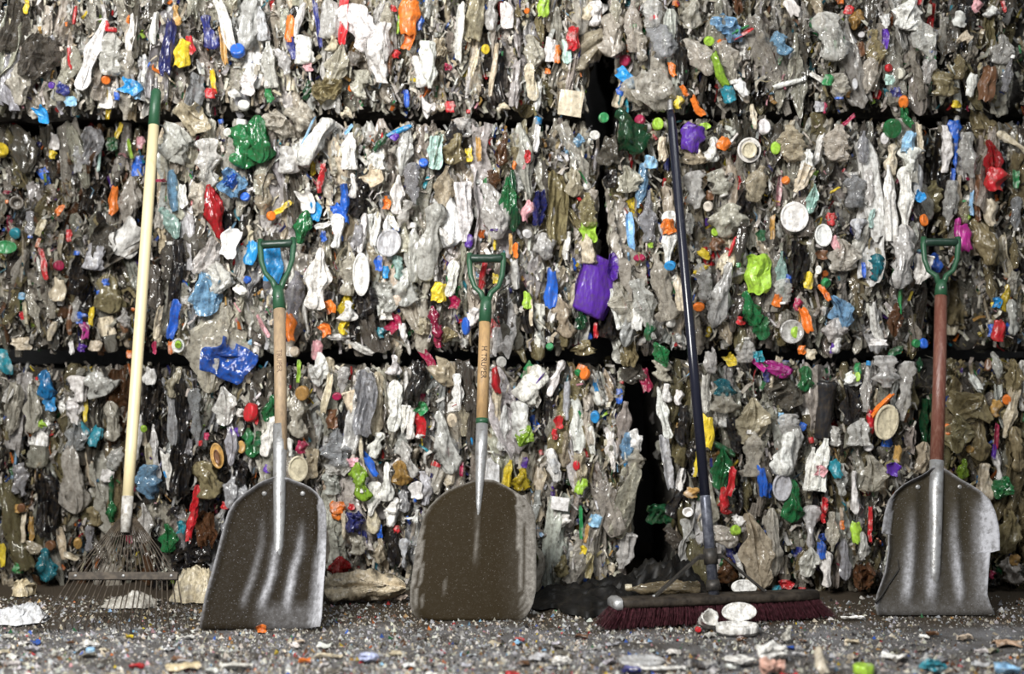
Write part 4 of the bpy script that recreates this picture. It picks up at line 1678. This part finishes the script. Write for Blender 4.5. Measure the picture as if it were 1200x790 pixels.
def shovel(label, pl, grip, yoke, ferrule, shaft, wood, socket, letter=None, band=None):
    root = thing('scoop_shovel', label, 'shovel', pl.foot)
    (gx0, gy0), (gx1, gy1), gr = grip
    V, F = tube([pl.at(gx0 + (gx1 - gx0) * t, gy0 + (gy1 - gy0) * t) for t in (0, .05, .3, .7, .95, 1)], [gr * .8, gr, gr * .97, gr * .97, gr, gr * .8], 14)
    obj('grip', mesh('grip', V, F, True), M['green_dark'], root)
    yx, yy = yoke
    k = pl.k(yx, yy)
    for gx, gy, s in ((gx0, gy0, 1), (gx1, gy1, -1)):
        path = [(gx - s * .5, gy - 6), (gx - s * 1.0, gy + 3), (gx + s * 0.5, gy + 20), (gx + s * 5, gy + 33), (yx - s * 6, yy - 8), (yx - s * 2, yy + 4)]
        P = [pl.at(*p) for p in path]
        V, F = tube(P, [.0085, .0085, .0075, .007, .008, .009], 10)
        obj('yoke_arm', mesh('yoke_arm', V, F, True), M['green'], root)
    V, F = tube([pl.at(yx, yy - 2), pl.at(yx, yy + 5), pl.at(*ferrule)], [.013, .0165, .0185], 16)
    obj('ferrule', mesh('ferrule', V, F, True), M['green'], root)
    V, F = lathe([(.0035, 0), (.0035, .001), (.0015, .002)], 10, 'y')
    mid = pl.at((yx + ferrule[0]) / 2, (yy + ferrule[1]) / 2, .0178)
    obj('rivet', mesh('rivet', [v + mid for v in V], F, True), M['steel'], root)
    P = [pl.at(*p) for p in shaft[0]]
    V, F = tube(P, shaft[1], 16)
    sh = obj('shaft', mesh('shaft', V, F, True), wood, root)
    V, F = tube([pl.at(p[0], p[1], p[2]) for p in socket[0]], socket[1], 16)
    obj('socket', mesh('socket', V, F, True), M['steel'], root)
    if band:
        V, F = tube([pl.at(*p) for p in band[0]], band[1], 16)
        obj('band', mesh('band', V, F, True), M['green'], root)
    if letter: lettering(*letter[:1], pl, *letter[1:4], letter[4], sh, letter[5], letter[6])
    return root

# first shovel: dented ribbed aluminium scoop
pl1 = Lean(307, 737, 282, -0.085)
s1 = shovel('scoop shovel with greyed wooden shaft and dark ribbed blade, beside the rake', pl1, ((306, 287), (343, 285), .0125), (326, 338), (327.5, 363),
            ([(327.3, 358), (328.5, 440), (329.5, 528)], [.0168, .0172, .0168]), M['wood_grey'],
            ([(327.5, 498, .001), (328, 530, .001), (327.6, 570, .002), (327.6, 610, .002), (326.5, 640, .000), (322, 668, -.005), (316, 690, -.012)], [.0172, .0185, .0172, .0155, .013, .011, .009]),
            ('TRUPER', 328, 412, .019, .0171, M['ink_faint'], (329, 500)))
blade(pl1, [(561, 322, 338), (564, 313, 345), (568, 304, 356), (573, 297, 365), (580, 287, 373), (590, 276, 380), (602, 268.5, 384), (620, 263, 385), (645, 256.5, 384.5), (670, 250, 383.5), (700, 241, 381), (725, 236, 379), (737, 234, 377)],
      [([(327, 565), (327.5, 630), (321, 674), (309, 708)], 5.5, .012, .75), ([(357, 596), (353, 645), (345, 671), (338.5, 708)], 5.5, .010, .85), ([(311, 585), (308, 640), (298, 677), (287, 706)], 5.0, .008, .30)],
      .006, .034, s1, M['alu'], wear_extra=lambda x, y: 1.1 * smooth01(361, 376, x + .10 * (y - 690)) * smooth01(628, 668, y) + .22 * smooth01(700, 718, y) * smooth01(290, 320, x))
for x, y in ((310, 579), (355, 579)):
    V, F = lathe([(.007, 0), (.0065, .002), (.003, .004)], 12, 'y'); p = pl1.at(x, y, .004)
    obj('rivet', mesh('rivet', [v + p for v in V], F, True), M['steel'], s1)

# second shovel: brown flat square-mouth blade
pl2 = Lean(554, 727, 300, -0.085)
def w2(x, y): return .95 * smooth01(608, 628, x) * smooth01(670, 715, y) + .32 * smooth01(494, 480, x) * smooth01(650, 710, y) + .18 * smooth01(580, 627, x) * smooth01(590, 640, y)
s2 = shovel('square-mouth shovel with varnished wooden shaft and flat brown blade, middle of three', pl2, ((551, 303), (589, 303), .0125), (569.5, 351), (568.3, 378),
            ([(568.3, 374), (566.8, 430), (565, 494)], [.0165, .0168, .0165]), M['wood'],
            ([(565, 494, .001), (564, 530, .001), (562.5, 562, .001), (561, 590, -.002), (560, 630, -.006)], [.0165, .0165, .012, .008, .003]),
            ('H TRUPER', 567.5, 407, .021, .0168, M['ink'], (565.2, 490)), ([(565.1, 491), (564.9, 497)], [.0178, .0178]))
blade(pl2, [(562, 554, 579), (565, 545, 586), (569, 533, 594), (575, 521, 604), (582, 512, 614), (592, 502.5, 623), (604, 495.5, 627.5), (631, 488.6, 628.3), (663, 483.5, 628.6), (690, 480, 628.5), (706, 479.5, 625), (716, 482, 620.5), (723, 487, 615.5), (727, 494, 611)],
      [([(561, 575), (560, 620), (558.5, 655)], 2.6, .004, .35), ([(522, 668), (521, 690)], 1.2, .001, .35)], -.009, -.007, s2, M['rust'], dish=-.014, rim_top=.003, wear_extra=w2, rim_w=9)

# third shovel: torn aluminium scoop with a red-brown shaft
pl3 = Lean(1094, 721, 280, -0.055)
def w3(x, y): return .8 * smooth01(1134, 1152, x) * smooth01(575, 610, y) * smooth01(720, 690, y) + .14 * smooth01(695, 716, y) + .07 * smooth01(610, 690, y)
s3 = shovel('scoop shovel with red-brown shaft and torn pale aluminium blade, rightmost of three', pl3, ((1083, 284), (1122, 284), .012), (1103, 331), (1102.6, 347),
            ([(1102.6, 344), (1101, 440), (1097.5, 548)], [.0172, .0185, .0188]), M['wood_red'],
            ([(1097.7, 540, .001), (1096.5, 575, .002), (1096, 620, .003), (1095, 670, .000), (1094, 702, -.012)], [.0195, .0195, .0172, .0155, .012]))
b3 = blade(pl3, [(549, 1090, 1104), (553, 1085, 1111), (558, 1078, 1118), (563, 1067, 1125), (569, 1056, 1135), (577, 1047, 1146), (588, 1038.5, 1155), (602, 1034.5, 1160), (620, 1031.5, 1164), (626, 1031, 1164.5), (627.5, 1038.5, 1164.8), (647, 1038.5, 1165), (649.5, 1038, 1154), (672, 1034.5, 1152), (697, 1026, 1151.5), (708, 1024, 1155), (721, 1027, 1161)],
      [([(1096, 552), (1096, 620), (1093, 700)], 7, .010, .7), ([(1071, 575), (1069, 630), (1064, 700)], 6.5, .010, .75), ([(1120, 575), (1119, 630), (1126, 700)], 5.5, .010, .8)],
      .010, .036, s3, M['alu_dusty'], wear_extra=w3)
V, F = tube([pl3.at(x, y, o) for x, y, o in ((1024, 706.5, .016), (1032, 699, .006), (1041, 685, .003), (1050, 672, .003), (1053.5, 667, .0025), (1052, 656, .002))], [.0032, .003, .0026, .0022, .0016, .0006], 6)
obj('torn_edge', mesh('torn_edge', V, F, True), M['crack'], s3)
for x, y in ((1075, 571), (1124, 571)):
    V, F = lathe([(.007, 0), (.0065, .002), (.003, .004)], 12, 'y'); p = pl3.at(x, y, .004)
    obj('rivet', mesh('rivet', [v + p for v in V], F, True), M['steel'], s3)

# ------------------------------------------------------------------ rake
def build_rake():
    pl = Lean(130, 742, 107, -0.06)
    r = thing('leaf_rake', 'spring-tine leaf rake with cream handle and green tip leaning on the bales', 'rake', pl.foot)
    ax = lambda py: 183.0 + (148.5 - 183.0) * (py - 107) / (600 - 107)
    V, F = tube([pl.at(ax(y), y) for y in (147, 250, 400, 520, 586)], [.0148, .0155, .0155, .0155, .014], 16)
    obj('handle', mesh('handle', V, F, True), M['cream'], r)
    V, F = tube([pl.at(ax(y), y) for y in (105, 108, 147.5)], [.010, .0148, .0158], 16)
    obj('handle_tip', mesh('handle_tip', V, F, True), M['green'], r)
    V, F = tube([pl.at(ax(y), y) for y in (582, 600, 624)], [.0150, .0145, .012], 16)
    obj('ferrule', mesh('ferrule', V, F, True), simple_mat('whitish_zinc', (.62, .60, .56), .5, .1, (.25, .22, .18), 60), r)
    # clamp plate the tines spring from
    q = [(143, 604), (155, 604), (157, 626), (141, 626)]
    V = [pl.at(x, y, o) for o in (-.012, -.016) for x, y in q]
    F = [(0, 1, 2, 3)[::-1], (4, 5, 6, 7), (0, 1, 5, 4), (1, 2, 6, 5), (2, 3, 7, 6), (3, 0, 4, 7)]
    obj('clamp_plate', mesh('clamp_plate', V, F), M['dark_steel'], r)
    n = 22
    rnd = random.Random(5)
    for i in range(n):
        t = i / (n - 1)
        xb = 84 + (208 - 84) * t; x0 = 139 + 18 * t; xt = 43 + (217 - 43) * t + rnd.uniform(-2.5, 2.5); yt = 739 - 6 * t + rnd.uniform(-4, 3)
        path = [pl.at(x0, 602 + 8 * abs(t - .5), -.012), pl.at(x0 + (xb - x0) * .55, 642, -.010), pl.at(xb, 676, .004), pl.at(xb + (xt - xb) * .5, 708 + rnd.uniform(-2, 2), .006),
                pl.at(xt, yt - 5, .004), pl.at(xt, yt, -.002)]
        last = path[-1] + Vector((0, .006, -.006)); last.z = max(last.z, .001); path.append(last)
        V, F = tube(path, [.0016] * 6 + [.001], 6)
        obj('tine', mesh('tine', V, F, True), M['tine'], r)
    for o, w in ((.009, 1), (-.003, 1)):
        V, F = boxvf(pl.at(82, 675.5, o), pl.at(209, 675.5, o), .0022, .0095, pl.L)
        obj('spreader_bar', mesh('spreader_bar', V, F), M['tine'], r)
    for x in (90, 146, 202):
        V, F = lathe([(.004, 0), (.004, .002), (.002, .003)], 10, 'y'); p = pl.at(x, 675.5, .011)
        obj('bolt', mesh('bolt', [v + p for v in V], F, True), M['steel'], r)
build_rake()

# ------------------------------------------------------------------ push broom
def build_broom():
    A, B = floor_pt(722, 737), floor_pt(962, 724)
    r = thing('push_broom', 'push broom with navy metal pole and maroon bristles lying before the cleft', 'broom', (A + B) / 2)
    o = r.location
    t = (B - A).normalized(); s = Vector((-t.y, t.x, 0))
    ln = (B - A).length
    # block: rounded bar
    V = []; prof = [(-.030, .050), (-.032, .058), (-.030, .068), (-.022, .073), (.022, .073), (.030, .068), (.032, .058), (.030, .050)]
    m = 14
    for k in range(m):
        u = k / (m - 1)
        tp = 1 - .25 * (abs(u - .5) * 2) ** 8
        for a, z in prof: V.append(A + t * ln * u + s * (a * tp + .03) + Vector((0, 0, z - .004 * u)) - o)
    F = grid_faces(8, m, True, flip=True) + [tuple(range(8)), tuple(range((m - 1) * 8, m * 8))[::-1]]
    obj('block', mesh('block', V, F, True), M['block'], r)
    # silver end cap hugging the left end
    V = []
    for k, u in enumerate((-.006, .003, .018)):
        for a, z in prof: V.append(A + t * u + s * (a * (1.02 if k else .8) + .03) + Vector((0, 0, .0615 + (z - .0615) * (1.25 if k else .8))) - o)
    F = grid_faces(8, 3, True, flip=True) + [tuple(range(8))]
    obj('end_cap', mesh('end_cap', V, F, True), M['steel'], r)
    # bristles
    rnd = random.Random(9)
    V = []; F = []
    for k in range(5200):
        u = rnd.random(); a = rnd.uniform(-.028, .028)
        p = A + t * ln * u + s * (a + .03) + Vector((0, 0, .052 - .004 * u)) - o
        spl = (u - .5) * .05 + rnd.gauss(0, .004)
        if u < .06: spl -= .02 * rnd.random()
        if u > .94: spl += .02 * rnd.random()
        q = p + t * spl + s * (a * .7 + rnd.gauss(0, .003)); q.z = rnd.uniform(.0, .008)
        mid = (p + q) / 2 + s * a * .12 + t * rnd.gauss(0, .001)
        i = len(V); w = .0008
        for c in (p, mid, q):
            V += [c + t * w, c - t * w * .5 + s * w, c - t * w * .5 - s * w]
        for j in (0, 3):
            for e in range(3): F.append((i + j + e, i + j + (e + 1) % 3, i + j + 3 + (e + 1) % 3, i + j + 3 + e))
    b = obj('bristles', mesh('bristles', V, F), M['brush'], r); b['kind'] = 'stuff'
    # pole
    P0 = A + t * ln * .49 + s * .03 + Vector((0, 0, .066)); P1 = wp(786, 130, -.06)
    L = P1 - P0
    def at(u): return P0 + L * u - o
    V, F = tube([at(0), at(.18), at(.185), at(.2)], [.0146, .0146, .0140, .0136], 16)
    obj('pole_sleeve', mesh('pole_sleeve', V, F, True), M['pole_worn'], r)
    V, F = tube([at(.19), at(.5), at(.98), at(1)], [.0138, .0136, .0132, .0115], 16)
    obj('pole', mesh('pole', V, F, True), M['pole'], r)
    V, F = tube([at(1 + .026 * k / 8) for k in range(9)], [.0075, .0085, .0070, .0085, .0070, .0085, .0068, .0078, .004], 12)
    obj('threaded_tip', mesh('threaded_tip', V, F, True), M['steel'], r)
    V, F = tube([at(.010), at(.03)], [.021, .0175], 16)
    obj('pole_socket', mesh('pole_socket', V, F, True), M['dark_steel'], r)
    hub = at(.075)
    V, F = tube([at(.06), at(.09)], [.0185, .0185], 16)
    obj('brace_clamp', mesh('brace_clamp', V, F, True), M['dark_steel'], r)
    for u, side in ((.20, -1), (.74, 1)):
        e = A + t * ln * u + s * .03 + Vector((0, 0, .072)) - o
        h = hub + t * side * .034
        parts = [boxvf(hub, h, .002, .007, Vector((0, 0, 1))), boxvf(h, e, .003, .0075, s)]
        V, F = join(parts)
        br = obj('brace', mesh('brace', V, F), M['dark_steel'], r)
        V, F = lathe([(.006, 0), (.006, .003), (.003, .005)], 10, 'z')
        obj('screw', mesh('screw', [v + e for v in V], F, True), M['steel'], br)
build_broom()

# ------------------------------------------------------------------ what lies on the floor
def lay(kind, px, py, w, d, hgt, col, label, name, cat, finish='opaque', rot=0.0, tilt=0.0, var=0, z=0.0, group=None, face_up=False, roll=0.0):
    """a piece resting on the floor; w = width, d = depth, hgt = height, all in metres"""
    me = proto(kind, var, finish)
    o = bpy.data.objects.new(name, me)
    p = floor_pt(px, py)
    if face_up:      # discs: their axis turned up
        S = Matrix.Diagonal((w, hgt, d, 1)); R = Matrix.Rotation(-math.pi / 2, 4, 'X')
    elif kind in ('bo', 'ju', 'ba', 'st', 'fi', 'sc') and roll:
        S = Matrix.Diagonal((d, hgt, w, 1)); R = Matrix.Rotation(math.pi / 2, 4, 'Y') @ Matrix.Rotation(math.pi / 2, 4, 'Z')
    else:
        S = Matrix.Diagonal((w, d, hgt, 1)); R = Matrix.Identity(4)
    Rm = Matrix.Rotation(math.radians(rot), 4, 'Z') @ Matrix.Rotation(math.radians(tilt), 4, 'X') @ R @ S
    co = np.array([tuple(Rm @ v.co) for v in me.vertices])
    o.matrix_world = Matrix.Translation((p.x, p.y, z - co[:, 2].min())) @ Rm
    o.color = (*col, 1)
    C.objects.link(o)
    return tag(o, label, cat, group)

def heap(name, label, cat, px0, px1, py, depth, heights, col, seed, mat='opaque', fold=.35, nu=46, nv=22, freq=9.0, vf=.35):
    """crumpled mound standing on the floor; heights across its width"""
    a, b = floor_pt(px0, py), floor_pt(px1, py)
    cen = (a + b) / 2
    V = []; hs = np.array(heights, float)
    for j in range(nv):
        v = j / (nv - 1)
        for i in range(nu):
            u = i / (nu - 1)
            h = np.interp(u, np.linspace(0, 1, len(hs)), hs)
            sec = math.sin(math.pi * v) ** .55
            q = 1 - 2 * abs(nz(u * freq + seed, v * freq * vf, seed))
            q2 = 1 - 2 * abs(nz(u * freq * 2.2 + seed, v * freq * max(1, vf * 2), seed + 5))
            z = h * sec * (1 - fold + fold * (.7 * q + .5 * q2))
            X = a.x + (b.x - a.x) * u - cen.x + .012 * nz(v * 5, seed, u * 4)
            rim = .30 * nz(u * 4, seed + 2, 0) + .15 * nz(u * 11, seed, 3) + .35 * (2 * u - 1) ** 4
            Y = depth * (v + (1 - v) * rim) + .02 * nz(u * 5, seed + 2, v * 3) * sec
            V.append((X, Y, max(z, 0) + .001))
    n = len(V)
    V += [(x, y, .0005) for x, y, z in V]
    F = grid_faces(nu, nv) + grid_faces(nu, nv, off=n, flip=True)
    me = mesh(name, V, F, True)
    o = obj(name, me, M[mat], None, col); o.location = (cen.x, cen.y, 0)
    return tag(o, label, cat)

heap('black_sheeting', 'black plastic sheeting heaped on the floor at the foot of the dark cleft', 'plastic sheet', 622, 838, 722, .30, [.01, .045, .05, .06, .07, .085, .12, .135, .12, .05], (0, 0, 0), 3.1, 'tarp', .75, 110, 44, 4, vf=3.2)
lay('ba', 428, 706, .235, .10, .095, (.60, .50, .35), 'dirty cream folded sack on the floor between the first two shovels', 'folded_sack', 'sack', roll=1, var=4, rot=-4)
lay('fi', 408, 703, .14, .08, .07, (.66, .58, .44), 'pointed cream flap folded over the left end of the dirty sack', 'plastic_sheet', 'plastic sheet', 'opaque', roll=1, var=2, rot=10, z=.02)
heap('foam_lump', 'pale crumbly foam lump on the floor behind the rake tines', 'foam', 196, 252, 707, .09, [.02, .085, .10, .09, .05], (.66, .57, .40), 2.2, 'opaque', .22, 46, 30, 7, vf=1.0)
heap('white_wrap', 'white crumpled wrap on the floor at the left edge', 'wrap', -26, 46, 733, .09, [.03, .035, .04, .045, .05, .012], (.72, .73, .75), 9.1, 'opaque', .4)
heap('grey_wrap', 'low grey-white crumpled wrap on the floor behind the rake', 'wrap', 118, 180, 713, .08, [.012, .025, .03, .045, .03, .012], (.55, .52, .46), 4.4, 'opaque', .4)
heap('stone_chunk', 'pale rounded chunk on the floor at the foot of the left bale', 'rubble', 8, 34, 700, .06, [.02, .045, .05, .03], (.62, .52, .34), 5.3, 'opaque', .2)

lb = lay('bo', 777, 722, .200, .058, .046, (.30, .24, .15), 'dusty clear bottle lying on its side behind the broom block', 'plastic_bottle', 'bottle', 'clear', roll=1, var=1, z=.054, rot=180)
c = bpy.data.objects.new('cap', cap_mesh()); c.parent = lb; c.color = (.62, .56, .42, 1); C.objects.link(c)
lay('tu', 828, 739, .056, .05, .040, PAL['w'], 'small white torn cup lying on the floor in front of the bristles', 'plastic_cup', 'cup', rot=30, tilt=60, var=1)
lay('li', 866, 738, .092, .012, .050, PAL['w'], 'oval white lid leaning on the broom bristles', 'tub_lid', 'lid', rot=8, tilt=-30, z=.022)
lay('li', 864, 743, .108, .075, .026, PAL['w'], 'shallow white dish lying under the oval white lid', 'plastic_dish', 'dish', rot=0, face_up=True)
lay('li', 872, 705, .072, .012, .045, PAL['w'], 'white lid standing behind the broom block', 'tub_lid', 'lid', rot=-12, tilt=-25, z=.018)
lay('li', 752, 778, .105, .085, .012, (.50, .50, .50), 'grey round lid lying on the floor in the foreground', 'tub_lid', 'lid', face_up=True)
lay('st', 768, 787, .145, .022, .012, PAL['w'], 'white strip lying in front of the grey round lid', 'plastic_strip', 'plastic strip', roll=1, rot=3, var=2)
lay('sc', 740, 789, .045, .04, .016, PAL['n'], 'navy and white scrap touching the white strip in the foreground', 'plastic_scrap', 'plastic scrap', roll=1, var=3)
lay('st', 822, 784, .085, .03, .024, PAL['k'], 'black bent strip on the floor right of the white strip', 'plastic_strip', 'plastic strip', roll=1, rot=-14, var=3)
lay('ba', 868, 780, .075, .05, .026, PAL['w'], 'white crumpled scrap right of the black bent strip', 'crumpled_bag', 'bag', roll=1, var=2)
lay('ba', 905, 776, .075, .055, .050, PAL['w'], 'white fluffy crumpled bag at the bottom edge', 'crumpled_bag', 'bag', roll=1, var=4, rot=30)
lay('ju', 906, 792, .06, .05, .042, (.72, .42, .33), 'salmon pink bottle end at the bottom edge', 'crushed_bottle', 'bottle', roll=1, var=2)
lay('st', 962, 792, .030, .03, .075, (.52, .46, .36), 'beige stick standing up at the bottom edge', 'plastic_strip', 'plastic strip', var=4, rot=10, tilt=-50)
lay('ca', 1012, 790, .048, .048, .022, PAL['l'], 'green bottle cap at the bottom edge of the floor', 'bottle_cap', 'cap', face_up=True, var=1)
lay('ba', 1093, 790, .064, .045, .036, PAL['t'], 'teal crumpled wrapper at the bottom edge of the floor', 'plastic_wrapper', 'wrapper', roll=1, var=6)
lay('sc', 1180, 790, .055, .04, .026, PAL['s'], 'light blue scrap at the bottom right corner', 'plastic_scrap', 'plastic scrap', roll=1, var=6)
lay('st', 999, 726, .062, .016, .010, PAL['w'], 'small white strip on the floor left of the third shovel', 'plastic_strip', 'plastic strip', roll=1, rot=-6, var=5)
lay('sc', 1048, 773, .06, .03, .016, PAL['w'], 'white and blue film scrap on the floor below the third shovel', 'plastic_scrap', 'plastic scrap', roll=1, rot=-20, var=7)
lay('sc', 1180, 757, .07, .05, .018, (.45, .30, .20), 'tan torn scrap on the floor at the right edge', 'plastic_scrap', 'plastic scrap', roll=1, var=1)
lay('ju', 922, 752, .03, .03, .04, (.6, .58, .52), 'small grey-white lump on the floor in front of the right end of the broom', 'plastic_scrap', 'plastic scrap', var=2)
lay('st', 384, 771, .07, .03, .012, (.58, .50, .36), 'cream flake on the floor below the first shovel', 'plastic_strip', 'plastic strip', roll=1, rot=-8, var=1)
lay('ba', 432, 776, .05, .04, .026, (.45, .50, .72), 'blue and white twist of film on the floor in the foreground', 'plastic_film', 'film', roll=1, var=1)
lay('sc', 357, 778, .028, .02, .016, PAL['o'], 'orange chip on the floor in the foreground', 'plastic_chip', 'plastic scrap', roll=1, var=2)
lay('sc', 306, 742, .030, .02, .022, PAL['o'], 'orange chip at the lip of the first shovel blade', 'plastic_chip', 'plastic scrap', var=4)
lay('ca', 818, 741, .016, .016, .014, PAL['r'], 'tiny red cap beside the white torn cup', 'bottle_cap', 'cap')
lay('ba', 658, 780, .045, .03, .024, PAL['w'], 'white crumpled bit on the floor below the second shovel', 'plastic_scrap', 'plastic scrap', roll=1, var=3)
lay('ba', 632, 776, .05, .04, .024, PAL['x'], 'grey crumpled bit on the floor below the second shovel', 'plastic_scrap', 'plastic scrap', roll=1, var=5)
lay('ba', 470, 706, .04, .03, .03, (.55, .45, .38), 'pinkish beige crumple at the right end of the cream sack', 'plastic_scrap', 'plastic scrap', roll=1, var=5)
lay('ba', 105, 760, .05, .035, .022, PAL['w'], 'white crumpled bit on the floor under the rake tines', 'plastic_scrap', 'plastic scrap', roll=1, var=7)
lay('ca', 106, 765, .022, .022, .012, PAL['s'], 'light blue cap on the floor under the rake tines', 'bottle_cap', 'cap', face_up=True)
lay('sc', 152, 748, .02, .014, .010, PAL['y'], 'small yellow chip on the floor under the rake', 'plastic_chip', 'plastic scrap', roll=1)
lay('st', 215, 786, .08, .03, .02, (.55, .45, .28), 'tan flake on the floor below the rake', 'plastic_strip', 'plastic strip', roll=1, rot=12, var=6)
lay('st', 278, 784, .07, .025, .014, (.62, .6, .55), 'pale flake on the floor left of the cream flake', 'plastic_strip', 'plastic strip', roll=1, rot=14, var=7)

def scatter():
    rnd = random.Random(21)
    V = []; F = []; T = []
    cols = [('x', 26), ('g', 18), ('w', 14), ('i', 8), ('d', 16), ('k', 6), ('u', 4), ('a', 2), ('r', .7), ('b', .7), ('s', .8), ('e', .5), ('o', .5), ('y', .4), ('z', .6)]
    for k in range(42000):
        py = 697 + 103 * rnd.random() ** .8
        px = rnd.uniform(-120, 1320)
        p = floor_pt(px, py)
        s = (.0013 + .0055 * rnd.random() ** 4) * (1 + .3 * rnd.random())
        dens = .55 + .6 * nz(p.x * 3, p.y * 5, 1) + (.3 if px < 700 else 0)
        if rnd.random() > dens: continue
        c = jitter(PAL[choose(cols, rnd)[0]], rnd, .12, rnd.uniform(.28, .88))
        o = len(V)
        z0 = .004 * nz(p.x * 6, p.y * 6, 0) + .003 * nz(p.x * 17, p.y * 17, 4) - .004
        for q in range(5):
            a = q * 2.0944 + rnd.uniform(-.5, .5)
            r_ = s * rnd.uniform(.6, 1.5)
            if q < 3: V.append((p.x + r_ * math.cos(a), p.y + r_ * math.sin(a), z0))
            else: V.append((p.x + s * rnd.uniform(-.6, .6), p.y + s * rnd.uniform(-.6, .6), z0 + s * rnd.uniform(.6, 1.6)))
        F += [(o, o + 1, o + 3), (o + 1, o + 2, o + 4), (o + 2, o, o + 3), (o + 1, o + 4, o + 3), (o + 2, o + 3, o + 4)]
        T += [(*c, 1)] * 5
    me = mesh('plastic_crumbs', V, F)
    at = me.attributes.new('tint', 'FLOAT_COLOR', 'POINT'); at.data.foreach_set('color', np.array(T, 'f').ravel())
    o = obj('plastic_crumbs', me, M['crumb']); o['kind'] = 'stuff'
    tag(o, 'fine grey crumbs of plastic and grit strewn over the floor', 'crumbs')
    cols2 = [('w', 4), ('x', 5), ('i', 3), ('d', 3), ('s', .5), ('r', .5), ('u', 1.5), ('b', .4)]
    word = {'w': 'white', 'x': 'light grey', 'i': 'beige', 'd': 'dark grey', 's': 'pale blue', 'r': 'red', 'u': 'brown', 'b': 'deep blue'}
    for k in range(90):
        px, py = rnd.uniform(-40, 1240), rnd.uniform(742, 799)
        k2 = choose(cols2, rnd)[0]; c = jitter(PAL[k2], rnd, .1, rnd.uniform(.6, .95))
        s = rnd.uniform(.012, .026)
        lay('sc', px, py, s * 1.6, s, s * .6, c, 'small %s loose chip lying on the gritty floor' % word[k2], 'plastic_chip', 'plastic scrap', roll=1, rot=rnd.uniform(-60, 60), var=rnd.randrange(10), z=-.002, group='small plastic chips strewn over the floor')
scatter()
